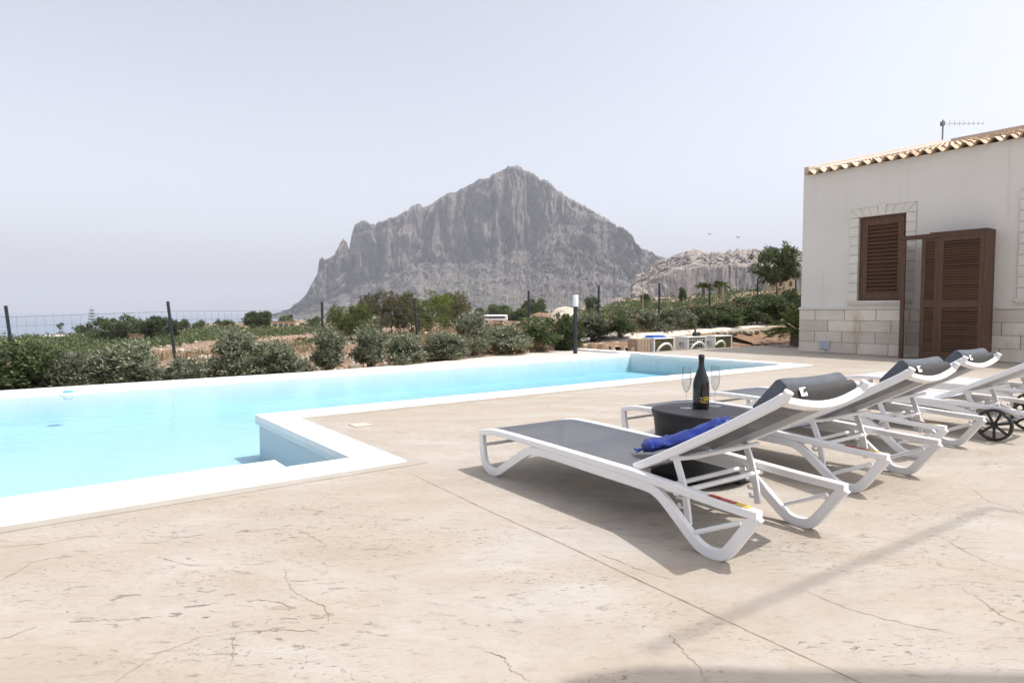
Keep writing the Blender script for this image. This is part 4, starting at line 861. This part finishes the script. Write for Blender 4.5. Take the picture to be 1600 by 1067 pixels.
# ================================================================ PLANTS
def unit(n): d = rng.normal(size=(n, 3)); return d / np.linalg.norm(d, axis=1, keepdims=True)
def leaf_mesh(name, pos, dirs, ln, wd, mat, cup=.25):
    n = len(pos); d = dirs / np.linalg.norm(dirs, axis=1, keepdims=True); r_ = unit(n); s = np.cross(d, r_); s /= np.linalg.norm(s, axis=1, keepdims=True) + 1e-9
    nn = np.cross(s, d); ln = np.broadcast_to(ln, n)[:, None]; wd = np.broadcast_to(wd, n)[:, None]
    a = pos; b = pos + d * ln * .5 + s * wd * .5 + nn * wd * cup; c = pos + d * ln; e = pos + d * ln * .5 - s * wd * .5 + nn * wd * cup
    V = np.stack([a, b, c, e], 1).reshape(-1, 3); f = np.arange(4 * n).reshape(n, 4)
    return mesh_np(name, V, f, mat)
def shrub_leaves(name, mat, lobes, tips, per, ln, wd, seed, upw=.5):
    P_, D_ = [], []
    wts = np.array([l[3] ** 2 for l in lobes]); wts = wts / wts.sum(); ch = rng.choice(len(lobes), tips, p=wts)
    for k_ in range(tips):
        cx, cy, cz, r_ = lobes[ch[k_]]; d = unit(1)[0]; d[2] = d[2] * .9 + .12; q = np.array([cx, cy, cz]) + d * r_ * (rng.uniform(.25, 1.0) ** .45) * np.array([1, 1, .95])
        if q[2] < .03: q[2] = rng.uniform(.03, .2)
        m_ = per; base = q + rng.normal(size=(m_, 3)) * ln * .45
        P_.append(base); D_.append(d * .55 + np.array([0, 0, upw]) + rng.normal(size=(m_, 3)) * .65)
    P_ = np.concatenate(P_); D_ = np.concatenate(D_); n = len(P_)
    return leaf_mesh(name, P_, D_, ln * rng.uniform(.6, 1.25, n), wd * rng.uniform(.7, 1.2, n), mat)
def stems(parent, lobes, mat=BARK, r0=.018):
    b = MB()
    for (cx, cy, cz, r_) in lobes:
        j = lambda s_: random.uniform(-s_, s_)
        pts = curve([(cx * .12 + j(.03), cy * .12 + j(.03), -.05), (cx * .5 + j(.05), cy * .5 + j(.05), cz * .45), (cx + j(.06), cy + j(.06), cz + r_ * .5)], 4); n = len(pts); b.tube(pts, r0, 5, scale=[1 - .75 * i / (n - 1) for i in range(n)])
    return b.build('stem', mat, parent, smooth=60)
def lobes_for(w_, h_, n, seed):
    r_ = random.Random(seed); out = []
    for i in range(n):
        a_ = r_.uniform(0, 6.28); q = r_.uniform(0, .33) * w_; z_ = h_ * r_.uniform(.22, .80); rad_ = min(w_, h_) * r_.uniform(.17, .28); out.append((q * math.cos(a_), q * math.sin(a_), z_, rad_))
    out.append((0, 0, h_ * .86, h_ * .13)); out.append((0, 0, h_ * .35, w_ * .30)); return out
SH = []
for i, (mat, w_, h_, n, tips) in enumerate([(LEAF_GREY, 1.0, 1.0, 9, 230), (LEAF_GREY, 1.1, .95, 11, 260), (LEAF_GREY, .9, 1.05, 8, 180), (LEAF_DARK, 1.0, 1.0, 10, 260), (LEAF_GREY, 1.15, 1.0, 7, 130), (LEAF_DARK, .95, 1.05, 9, 200)]):
    lb = lobes_for(w_, h_, n, 40 + i); SH.append((lb, shrub_leaves('foliage', mat, lb, int(tips * 1.9), 15, .070, .027, i)))
# px centre, V, top y, width px, variant, label
SHRUBS = [
 (-60, 10.3, 535, 120, 3, 'dark shrub cut by the left frame edge, partly out of view'),
 (28, 10.4, 532, 100, 3, 'dense dark shrub at the left edge below the leaning first fence post'),
 (70, 11.0, 540, 70, 1, 'grey green shrub just right of the first fence post'),
 (105, 10.2, 556, 66, 4, 'sparse low shrub directly behind the floating pool dispenser'),
 (160, 10.4, 550, 74, 2, 'mid green open shrub between sparse shrub and tall pale twin shrub'),
 (208, 10.4, 533, 80, 0, 'pale grey green bushy shrub left of the second fence post'),
 (278, 10.3, 553, 66, 1, 'small rounded grey shrub at the foot of the second fence post'),
 (364, 10.5, 512, 76, 0, 'tall upright grey green shrub right of the second fence post'),
 (436, 10.4, 525, 72, 1, 'broad rounded grey green shrub between tall upright shrub and third post'),
 (510, 10.6, 514, 62, 2, 'narrow grey green shrub in front of the third fence post'),
 (574, 10.6, 511, 66, 2, 'loose grey green shrub below the bright green pine bush'),
 (632, 10.6, 521, 62, 0, 'low dense shrub just left of the fourth fence post'),
 (690, 11.2, 519, 76, 0, 'bulky grey green shrub just right of the fourth fence post'),
 (742, 11.6, 490, 60, 4, 'tall thin shrub with straw coloured base in front of far pines'),
 (797, 11.6, 505, 70, 1, 'silvery grey shrub left of the fifth fence post'),
 (838, 11.8, 496, 62, 5, 'dark green shrub directly in front of the fifth fence post'),
 (880, 11.9, 488, 50, 3, 'green shrub immediately left of the bollard lamp'),
 (925, 12.0, 490, 58, 0, 'grey green shrub immediately right of the bollard lamp'),
 (970, 11.5, 487, 48, 5, 'open green shrub with straw coloured grass at its foot'),
 (1012, 11.4, 492, 50, 4, 'thin shrub behind the weathered boards and blue sheet'),
 (1048, 11.4, 484, 56, 1, 'bushy shrub behind the leftmost outdoor unit'),
 (1085, 11.5, 486, 50, 5, 'shrub behind the middle outdoor unit and black canister'),
 (1122, 11.4, 482, 54, 3, 'dense dark shrub behind the rightmost outdoor unit'),
 (1160, 11.3, 474, 52, 5, 'tall green shrub above the pale gravel path, left of round tree'),
 (1198, 11.4, 466, 54, 3, 'dense shrub directly below the round crowned tree'),
 (1232, 11.4, 458, 44, 3, 'dark shrub between round crowned tree and villa corner'),
]
def at_V(px, V):
    k_ = (px - 800) / F; U = V * (math.sin(ua) + k_ * math.cos(ua)) / (math.cos(ua) - k_ * math.sin(ua)); return U
for i, (px, V, ty, wp, var, lab) in enumerate(SHRUBS):
    if px > 1005: V = 12.02; ty -= 7; wp *= 1.12
    x, y, _ = P(at_V(px, V), V); gz_ = tz(x, y)
    if V < 12 and UVof(x, y)[0] > 11.2: gz_ = max(gz_, -.31 + (.62 + .02 * (UVof(x, y)[0] - 11)) - .03)
    zt_ = H + (HOR - ty) / F * y; h_ = max(.45, zt_ - gz_); w_ = wp / F * y * 1.42
    o = thing('shrub', lab, 'shrub', (x, y, gz_), random.uniform(0, 6.28), 'shrubs planted along the fence')
    lb, me = SH[var]; f = obj('foliage', me, o); s_ = stems(o, lb); o.scale = (w_, w_, h_)
# ---- trees beyond the fence
def tree_crown(name, mat, w_, h_, base, nl, tips, per, ln, wd, seed, flat=1.0, gap=.25):
    r_ = random.Random(seed); lb = []
    for i in range(nl):
        a_ = r_.uniform(0, 6.28); q = math.sqrt(r_.uniform(0, 1)) * (.5 - gap * .3) * w_; zz_ = base + (h_ - base) * r_.uniform(.12, .86)
        k_ = 1 - .75 * abs((zz_ - base) / (h_ - base) - .42) ** 1.6 * flat; lb.append((q * k_ * math.cos(a_), q * k_ * math.sin(a_), zz_, min(w_, h_ - base) * r_.uniform(.13, .24)))
    return lb, shrub_leaves(name, mat, lb, tips, per, ln, wd, seed, .3)
def trunk(parent, h_, r0, lb):
    b = MB(); top = (random.uniform(-.05, .05) * h_, 0, h_); pts = curve([(0, 0, -.2), (.02 * h_, 0, h_ * .5), top], 4); n = len(pts); b.tube(pts, r0, 7, scale=[1 - .5 * i / (n - 1) for i in range(n)])
    for (cx, cy, cz, r_) in lb[:7]: q = curve([(top[0], 0, h_ * .8), (cx * .5, cy * .5, (h_ + cz) / 2), (cx, cy, cz)], 3); b.tube(q, r0 * .45, 5, scale=[1 - .75 * i / (len(q) - 1) for i in range(len(q))])
    b.build('trunk', BARK, parent, smooth=60)
TREES = [ # px, top, bottom, width px, distance, material, trunk share, name, label
 (190, 494, 536, 78, 85, LEAF_DARK, .12, 'tree', 'broad dark green tree between the tiered conifer and second fence post'),
 (248, 498, 534, 50, 80, LEAF_DARK, .12, 'tree', 'rounded green tree touching the left side of second fence post'),
 (302, 498, 516, 34, 150, LEAF_DARK, .25, 'tree', 'small round tree against the sea right of second fence post'),
 (277, 504, 516, 18, 150, LEAF_DARK, .2, 'bush', 'tiny dark bush seen just right of the second post'),
 (352, 501, 516, 32, 150, LEAF_DARK, .2, 'bush', 'low rounded bush at the shore above the tall upright shrub'),
 (404, 489, 517, 44, 120, LEAF_DARK, .15, 'tree', 'dark two humped tree on the shore at left foot of mountain'),
 (446, 494, 508, 24, 250, LEAF_DARK, .2, 'tree', 'far small dark tree at the foot of the mountain'),
 (492, 497, 516, 21, 180, LEAF_DARK, .1, 'bush', 'round dark bush right behind the third fence post'),
 (128, 505, 520, 26, 140, LEAF_DARK, .1, 'bush', 'flat dark bush left of the tiered conifer'),
 (547, 473, 532, 66, 40, LEAF_PINE, .14, 'pine_tree', 'bright green round young pine left of the olive brown trees'),
 (612, 457, 530, 92, 52, LEAF_OLIVE, .08, 'tree', 'large olive brown tree right behind the bright pine'),
 (668, 454, 528, 84, 54, LEAF_PINE, .08, 'pine_tree', 'wide bright topped pine behind the fourth fence post'),
 (708, 459, 520, 54, 58, LEAF_OLIVE, .08, 'tree', 'olive green tree at the right end of the tree clump'),
 (780, 478, 500, 40, 110, LEAF_DARK, .08, 'bush', 'low green bush above the white parked caravan roof'),
 (752, 484, 503, 34, 95, LEAF_DARK, .08, 'bush', 'low bush between the tree clump and white caravan roof'),
 (811, 485, 502, 42, 105, LEAF_DARK, .08, 'bush', 'low spreading bush left of the fifth fence post'),
 (836, 469, 490, 38, 115, LEAF_DARK, .12, 'tree', 'dense dark mushroom shaped tree right of the fifth fence post'),
 (926, 464, 496, 20, 60, LEAF_DARK, .25, 'tree', 'thin small tree right of the bollard lamp head'),
 (1008, 459, 478, 12, 90, LEAF_DARK, .1, 'tree', 'tiny dark cypress like tree left of the pale stakes'),
 (1066, 450, 476, 8, 60, LEAF_DARK, .35, 'tree', 'spindly sapling left of the two palms'),
 (1212, 386, 463, 62, 36, LEAF_DARK, .34, 'round_tree', 'tall round crowned green tree with bare trunk left of the villa'),
]
for i, (px, ty, by_, wp, Y, mat, ts, nm, lab) in enumerate(TREES):
    x, y, _ = along(px, Y, 0); gz_ = tz(x, y); zt_ = H + (HOR - ty) / F * Y; h_ = zt_ - gz_; w_ = wp / F * Y * 1.12
    o = thing(nm, lab, 'tree' if 'bush' not in nm else 'bush', (x, y, gz_), 0, 'trees beyond the fence')
    px_leaf = Y / F * 2.6; ln = max(.09, px_leaf); big = wp > 35
    lb, me = tree_crown('crown', mat, w_, h_, h_ * ts, 44 if big else 14, 1500 if big else 220, 12 if big else 10, ln, ln * (.5 if mat is not LEAF_PINE else .35), 100 + i)
    if nm == 'round_tree': lb, me = tree_crown('crown', mat, w_, h_, h_ * ts, 46, 620, 14, .15, .07, 131, flat=.8, gap=.1)
    obj('crown', me, o); trunk(o, max(.25, h_ * (ts + .12)), h_ * .022, lb)
# Norfolk pine: tiers of whorled branches
x, y, _ = along(144, 140, 0); gz_ = tz(x, y); h_ = H + (HOR - 479) / F * 140 - gz_
NP = thing('norfolk_pine', 'slender conifer with separate tiers of branches standing against the sea', 'tree', (x, y, gz_))
MB().tube([(0, 0, -.2), (0, 0, h_)], .09, 6, scale=[1, .25]).build('trunk', BARK, NP)
pp, dd = [], []
for tr_ in range(9):
    z_ = h_ * (.20 + .085 * tr_); rr = 1.15 * (1 - tr_ / 10.5); b_ = 8
    for k_ in range(b_):
        a_ = k_ * 6.283 / b_ + tr_
        for q in np.linspace(.15, 1, 16):
            for _ in range(3): pp.append((rr * q * math.cos(a_), rr * q * math.sin(a_), z_ + .16 * q * q * rr)); dd.append((math.cos(a_) + random.uniform(-.6, .6), math.sin(a_) + random.uniform(-.6, .6), random.uniform(.0, .7)))
obj('crown', leaf_mesh('crown', np.array(pp), np.array(dd), .26, .09, LEAF_DARK), NP)
x, y, _ = along(94, 140, 0); gz_ = tz(x, y); h_ = H + (HOR - 504) / F * 140 - gz_
WT = thing('bent_tree', 'small wind bent tree at the right end of the low white building', 'tree', (x, y, gz_))
b = MB(); b.tube(curve([(0, 0, -.1), (.1, 0, h_ * .4), (-.2, 0, h_ * .8)], 4), .07, 6).build('trunk', BARK, WT)
lb = [(-.35, 0, h_ * .85, .28), (.25, 0, h_ * .9, .32), (.0, .1, h_ * .75, .25)]; obj('crown', shrub_leaves('crown', LEAF_DARK, lb, 50, 8, .26, .11, 4), WT)
# palms and cycad
def fronds(n, ln, lw, up0, droop, seed, seg=7):
    r_ = random.Random(seed); pp, dd, ll = [], [], []
    for k_ in range(n):
        a_ = k_ * 2.399 + r_.uniform(-.2, .2); e = r_.uniform(up0[0], up0[1]); L_ = ln * r_.uniform(.8, 1.1)
        for q in np.linspace(.12, 1, 22):
            z_ = math.sin(e) * q * L_ - droop * q * q * L_; h2 = math.cos(e) * q * L_; c = (h2 * math.cos(a_), h2 * math.sin(a_), z_)
            for sd_ in (-1, 1):
                pp.append(c); dd.append((math.cos(a_) * .8 - sd_ * math.sin(a_) * .8, math.sin(a_) * .8 + sd_ * math.cos(a_) * .8, .22 + math.sin(e) * .6 - droop * q)); ll.append(lw * (1.05 - .6 * abs(q - .4)))
    return np.array(pp), np.array(dd), np.array(ll)
for px, ty, by_, s_, lab in ((1098, 436, 468, 24, 'left palm of the two small palms beyond the fence'), (1123, 435, 468, 28, 'right palm of the two small palms, fuller crown, beyond the fence')):
    x, y, _ = along(px, 60, 0); gz_ = tz(x, y); h_ = H + (HOR - ty) / F * 60 - gz_
    o = thing('palm_tree', lab, 'palm', (x, y, gz_), 0, 'two small palms beyond the fence'); tk = h_ * .62
    MB().tube(curve([(0, 0, -.1), (.06, 0, tk * .5), (-.02, 0, tk)], 4), .16, 8).build('trunk', BARK, o, smooth=60)
    a_, d_, l_ = fronds(30, s_ / F * 60 * .62, .32, (.1, 1.35), .45, px); a_[:, 2] += tk; obj('crown', leaf_mesh('crown', a_, d_, l_, .06, LEAF_PALM), o)
x, y, _ = P(at_V(1246, 9.1), 9.1); CYC = thing('cycad', 'bright green cycad with stiff arching fronds beside the villa corner', 'plant', (x, y, .02))
y_c = y; MB().lathe([(.0, .0), (.2, .0), (.17, .3), (.1, .42), (.0, .45)], 10).build('trunk', BARK, CYC, smooth=60)
a_, d_, l_ = fronds(42, .88, .24, (.0, 1.35), .30, 9); a_[:, 2] += .42; obj('crown', leaf_mesh('crown', a_, d_, l_, .024, LEAF_PALM), CYC)
# ---- ground cover
def scatter(n, az0, az1, r0, r1, dens=None, p=1.0):
    az = rng.uniform(az0, az1, n); r_ = np.exp(np.log(r0) + (np.log(r1) - np.log(r0)) * rng.uniform(0, 1, n) ** p); y = r_ / np.sqrt(1 + ((az - 800) / F) ** 2); x = (az - 800) / F * y
    if dens is not None: k_ = dens(x, y, az, r_); x, y, az, r_ = x[k_], y[k_], az[k_], r_[k_]
    U, V = UVof(x, y); ok = (V > 12.5); x, y, r_ = x[ok], y[ok], r_[ok]
    return x, y, terrain(x, y), r_
def blobs(name, sc, mat, per, size, hgt, label=None):
    x, y, z, r_ = sc; n = len(x); s = size[0] + (size[1] - size[0]) * rng.uniform(0, 1, n) ** 1.6; s = s * np.clip(r_ / 60, .5, 3.0)
    d = unit(n * per).reshape(n, per, 3); d[..., 2] = np.abs(d[..., 2]); q = np.stack([x, y, z], -1)[:, None, :] + d * s[:, None, None] * np.array([1, 1, hgt]) * rng.uniform(.5, 1, (n, per, 1))
    ln = np.repeat(np.clip(r_ / F * 3.2, .09, 3), per); o = obj(name, leaf_mesh(name, q.reshape(-1, 3), (d + rng.normal(size=d.shape) * .6).reshape(-1, 3), ln, ln * .62, mat)); return tag(o, label, kind='stuff')
green = lambda x, y, az, r_: fbm(x * .03 + 5, y * .03, 3, 4) + .16 * (az < 420) - .22 * ((az > 225) & (az < 460) & (r_ < 55)) - .06 * (az > 620) + .03 * (az > 930) > .50
blobs('scrub', scatter(1500, -60, 470, 26, 160, green), LEAF_DARK, 46, (.35, 1.1), .75)
blobs('scrub', scatter(900, 450, 1280, 26, 260, green), LEAF_DARK, 40, (.3, .8), .75)
blobs('scrub', scatter(1000, 900, 1290, 24, 75, lambda x, y, az, r_: fbm(x * .11, y * .11, 3, 41) > .57), LEAF_DARK, 60, (.4, 1.3), .8)
blobs('scrub', scatter(1300, -60, 1280, 150, 1500, lambda x, y, az, r_: fbm(x * .012 + 5, y * .012, 3, 4) > .48), LEAF_DARK, 18, (.3, .9), .6)
blobs('scrub', scatter(900, -60, 1280, 14, 90, lambda x, y, az, r_: fbm(x * .2, y * .2, 3, 14) > .5), LEAF_OLIVE, 40, (.12, .4), .8)
# straw tufts
x, y, z, r_ = scatter(5200, -60, 1290, 12.5, 70, lambda x, y, az, r_: fbm(x * .15, y * .15, 3, 24) + .10 * (az > 640) - .08 * (az < 560) - .05 > .5); n = len(x); per = 9
q = np.repeat(np.stack([x, y, z], -1), per, 0) + rng.normal(size=(n * per, 3)) * np.array([.10, .10, .0]); d = rng.normal(size=(n * per, 3)) * .35 + np.array([0, 0, 1])
tag(obj('dry_grass', leaf_mesh('dry_grass', q, d, rng.uniform(.15, .42, n * per), .018 * np.repeat(np.clip(r_ / 18, 1, 4), per), LEAF_STRAW)), kind='stuff')
# straw at the foot of the shrubs
qs = []
for (U, V, n_, s_) in ((8.6, 11.7, 260, .35), (9.4, 11.9, 200, .3), (13.3, 11.9, 160, .35), (14.5, 11.8, 160, .3), (2.5, 11.6, 90, .4)):
    for _ in range(n_): x, y, _z = P(U + random.gauss(0, s_), V + random.gauss(0, .16)); qs.append((x, y, tz(x, y)))
qs = np.array(qs); tag(obj('dry_grass', leaf_mesh('dry_grass', np.repeat(qs, 5, 0) + rng.normal(size=(len(qs) * 5, 3)) * .04, rng.normal(size=(len(qs) * 5, 3)) * .45 + np.array([0, 0, 1]), rng.uniform(.12, .34, len(qs) * 5), .012, LEAF_STRAW)), kind='stuff')
# stones
def rock_bm(seed, flat=.7):
    bm = bmesh.new(); bmesh.ops.create_icosphere(bm, subdivisions=1, radius=1); r_ = random.Random(seed)
    for v in bm.verts: v.co *= r_.uniform(.72, 1.15); v.co.z *= flat
    me = bpy.data.meshes.new('rock'); bm.to_mesh(me); bm.free(); me.materials.append(ROCKW); return me
RK = [rock_bm(i, .55 + .06 * i) for i in range(6)]
rk = [(np.array([v.co[:] for v in m_.vertices]), np.array([p.vertices[:] for p in m_.polygons])) for m_ in RK]
x, y, z, r_ = scatter(3400, -60, 1290, 12.2, 80, lambda x, y, az, r_: fbm(x * .22, y * .22, 4, 33) + .05 * (az < 640) > .53)
Vv, Ff, off = [], [], 0
for i in range(len(x)):
    rv, rf = rk[i % 6]; s_ = random.choice((.03, .04, .05, .07, .11)) * (1 + r_[i] / 60); a_ = random.uniform(0, 6.28); c_, s2 = math.cos(a_), math.sin(a_)
    t_ = rv * s_; Vv.append(np.stack([t_[:, 0] * c_ - t_[:, 1] * s2 + x[i], t_[:, 0] * s2 + t_[:, 1] * c_ + y[i], t_[:, 2] + z[i] + s_ * .2], -1)); Ff.append(rf + off); off += len(rv)
for (U0, U1, n_) in ((-6, 8.5, 420),):
    for i in range(n_):
        U = random.uniform(U0, U1); V = random.uniform(vfar(U) + .7, 12.4); xx, yy, _ = P(U, V); rv, rf = rk[i % 6]; s_ = random.choice((.02, .03, .035, .05, .07)); Vv.append(rv * s_ + np.array([xx, yy, tz(xx, yy) + s_ * .2])); Ff.append(rf + off); off += len(rv)
tag(obj('loose_stones', mesh_np('loose_stones', np.concatenate(Vv), np.concatenate(Ff), ROCKW)), kind='stuff')
ORD = 'first second third fourth fifth sixth seventh eighth ninth tenth eleventh twelfth thirteenth fourteenth fifteenth'.split()
for i in range(15):                                # stones edging the soil bed
    U = 15.6 + i * .42 + random.uniform(-.1, .1); V = 10.66 + random.uniform(-.12, .12); x, y, _ = P(U, V); s_ = random.uniform(.10, .20)
    o = obj('rock', RK[i % 6]); o.location = (x, y, .30 + s_ * .25); o.scale = (s_ * 1.25, s_, s_ * .9); o.rotation_euler = (0, 0, random.uniform(0, 6)); tag(o, '%s tan rock from the left in the row edging the soil bed' % ORD[i], 'rock', 'rocks edging the soil bed')
RL = ['right of the second fence post', 'just right of second fence post, nearer the fence', 'just left of second fence post', 'left of the tall upright shrub', 'above the broad rounded shrub', 'below the bright pine', 'leftmost, above the dark shrubs', 'left, largest of the pale ones', 'left, above the sparse shrub', 'left of the fourth fence post', 'between the broad rounded shrub and third post', 'near the pool coping left of loose shrub']
for i, (px, V, s_) in enumerate(((288, 13.6, .16), (301, 12.9, .13), (255, 13.9, .12), (322, 13.2, .14), (470, 13.4, .16), (540, 12.9, .14), (120, 14.6, .2), (150, 14.9, .24), (172, 15.0, .2), (612, 13.0, .13), (480, 11.4, .10), (555, 11.3, .11))):
    x, y, _ = P(at_V(px, V), V); o = obj('rock', RK[i % 6]); o.location = (x, y, tz(x, y) + s_ * .3); o.scale = (s_ * 1.4, s_, s_); tag(o, 'pale limestone rock on dry ground, ' + RL[i], 'rock', 'limestone rocks on the dry ground')
# ---- far things
def house_far(px, Y, w_px, h_m, d_m, mat, label, roof=None, nwin=3, group=None, name='far_house'):
    x, y, _ = along(px, Y, 0); gz_ = tz(x, y); W_ = w_px / F * Y; o = thing(name, label, 'house', (x, y, gz_), random.uniform(-.2, .2), group)
    MB().box((-W_ / 2, 0, -.6), (W_ / 2, d_m, h_m)).build('wall', mat, o)
    r_ = MB(); r_.box((-W_ / 2 - .15, -.15, h_m + .002), (W_ / 2 + .15, d_m + .15, h_m + .18)); r_.build('roof', roof or mat, o)
    for i in range(nwin): cx = -W_ / 2 + W_ * (i + .5) / nwin; MB().box((cx - W_ * .07, -.03, h_m * .35), (cx + W_ * .07, -.003, h_m * .75)).build('window', FARDARK, o)
house_far(76, 150, 30, 1.5, 5, HOUSEW, 'long low white building on the shore below the sea')
house_far(212, 78, 20, 1.1, 3, HOUSEB, 'small beige building half hidden behind the broad dark tree', TILE_UNDER, 2)
house_far(443, 210, 34, 2.4, 6, HOUSEB, 'low pinkish house beyond the field left of third post', TILE_UNDER, 4)
house_far(538, 260, 18, 2.6, 6, HOUSEB, 'small beige house just left of the bright pine', None, 2)
house_far(957, 800, 12, 5, 8, HOUSEW, 'left tiny white house at the foot of the mountain', None, 2)
house_far(967, 760, 9, 5, 8, HOUSEW, 'right tiny white house at the foot of the mountain', None, 2)
house_far(1226, 75, 30, 1.4, 4, HOUSEB, 'low beige building beyond the fence behind the round tree trunk', PARAPET, 2)
x, y, _ = along(772, 92, 0); CV = thing('caravan', 'white caravan with a dark window strip parked beyond the shrubs', 'caravan', (x, y, tz(x, y)), .1)
MB().cbox((-2.0, 0, .25), (2.0, 1.9, 1.15), .12).build('body', LAMPW, CV); MB().box((-1.6, -.02, .62), (1.6, -.003, .92)).build('window', FARDARK, CV)
for s_ in (-1.1, 1.1): MB().tube([(s_, .1, .25), (s_, .3, .25)], .25, 12).build('wheel', BLACK, CV)
def heap(px, Y, wp, top, mat, label):
    x, y, _ = along(px, Y, 0); gz_ = tz(x, y); W_ = wp / F * Y / 2; h_ = H + (HOR - top) / F * Y - gz_; n_ = 26; vs = []
    for i in range(n_):
        for j in range(n_):
            a_, b_ = i / (n_ - 1) * 2 - 1, j / (n_ - 1) * 2 - 1; r2 = math.hypot(a_, b_); vs.append((a_ * W_, b_ * W_ * .8, -.2 + (h_ + .2) * max(0, 1 - r2 ** 1.5) * (.75 + .5 * float(fbm(np.array([a_ * 2.3 + px]), np.array([b_ * 2.3]), 4, 6)[0]))))
    o = obj('rubble_heap', mesh_np('rubble_heap', vs, [(i * n_ + j, (i + 1) * n_ + j, (i + 1) * n_ + j + 1, i * n_ + j + 1) for i in range(n_ - 1) for j in range(n_ - 1)], mat, True)); o.location = (x, y, gz_); tag(o, label, 'heap')
heap(882, 62, 66, 477, HEAP, 'pale sand coloured rubble heap left of the bollard lamp head'); heap(842, 48, 72, 486, GROUND, 'reddish earth heap in front of the pale rubble heap')
heap(1096, 58, 60, 464, GROUND, 'brown soil mound below the two palms'); 
for i, (px, Y, top, r_) in enumerate(((1004, 40, 452, .02), (1043, 44, 449, .02), (1054, 44, 452, .015), (1078, 44, 454, .015), (1129, 44, 446, .02), (1160, 44, 458, .015))):
    x, y, _ = along(px, Y, 0); gz_ = tz(x, y); o = MB().tube([(0, 0, -.2), (0, 0, H + (HOR - top) / F * Y - gz_)], r_ * 1.6, 6).build('stake', RUST, None); o.location = (x, y, gz_); tag(o, '%s pale thin stake from the left in the field beyond the wire fence' % ORD[i], 'stake', 'pale stakes beyond the fence')
for i, (px, lab) in enumerate(((411, 'left utility pole of three near the shore'), (414.5, 'middle utility pole of three near the shore'), (421, 'right utility pole of three near the shore'))):
    x, y, _ = along(px, 190, 0); gz_ = tz(x, y); o = MB().tube([(0, 0, -.2), (0, 0, H + (HOR - 499) / F * 190 - gz_)], .09, 6).build('utility_pole', RUST, None); o.location = (x, y, gz_); tag(o, lab, 'utility pole', 'three utility poles near the shore')
for px, py, Y, s_, lab in ((1107, 367, 60, .22, 'left of two small dark birds flying above the quarry'), (1151, 372, 55, .24, 'right of two small dark birds flying above the quarry')):
    o = thing('bird', lab, 'bird', along(px, Y, H + (HOR - py) / F * Y), .4, 'birds in the sky')
    MB().lathe([(.0, -s_ * .6), (s_ * .13, -s_ * .3), (s_ * .16, 0), (s_ * .1, s_ * .4), (.0, s_ * .75)], 8).build('body', BLACK, o, smooth=60).rotation_euler = (0, R(90), 0)
    for sd_ in (-1, 1): MB().add([(-.08 * s_, 0, .02), (.22 * s_, 0, .02), (.1 * s_, sd_ * s_ * .8, s_ * .3), (-.1 * s_, sd_ * s_ * 1.1, s_ * .15), (-.08 * s_, 0, .035), (.22 * s_, 0, .035), (.1 * s_, sd_ * s_ * .8, s_ * .3 + .01), (-.1 * s_, sd_ * s_ * 1.1, s_ * .15 + .01)], [(0, 1, 2, 3), (7, 6, 5, 4), (0, 4, 5, 1), (1, 5, 6, 2), (2, 6, 7, 3), (3, 7, 4, 0)]).build('wing', BLACK, o)
bpy.context.view_layer.update()
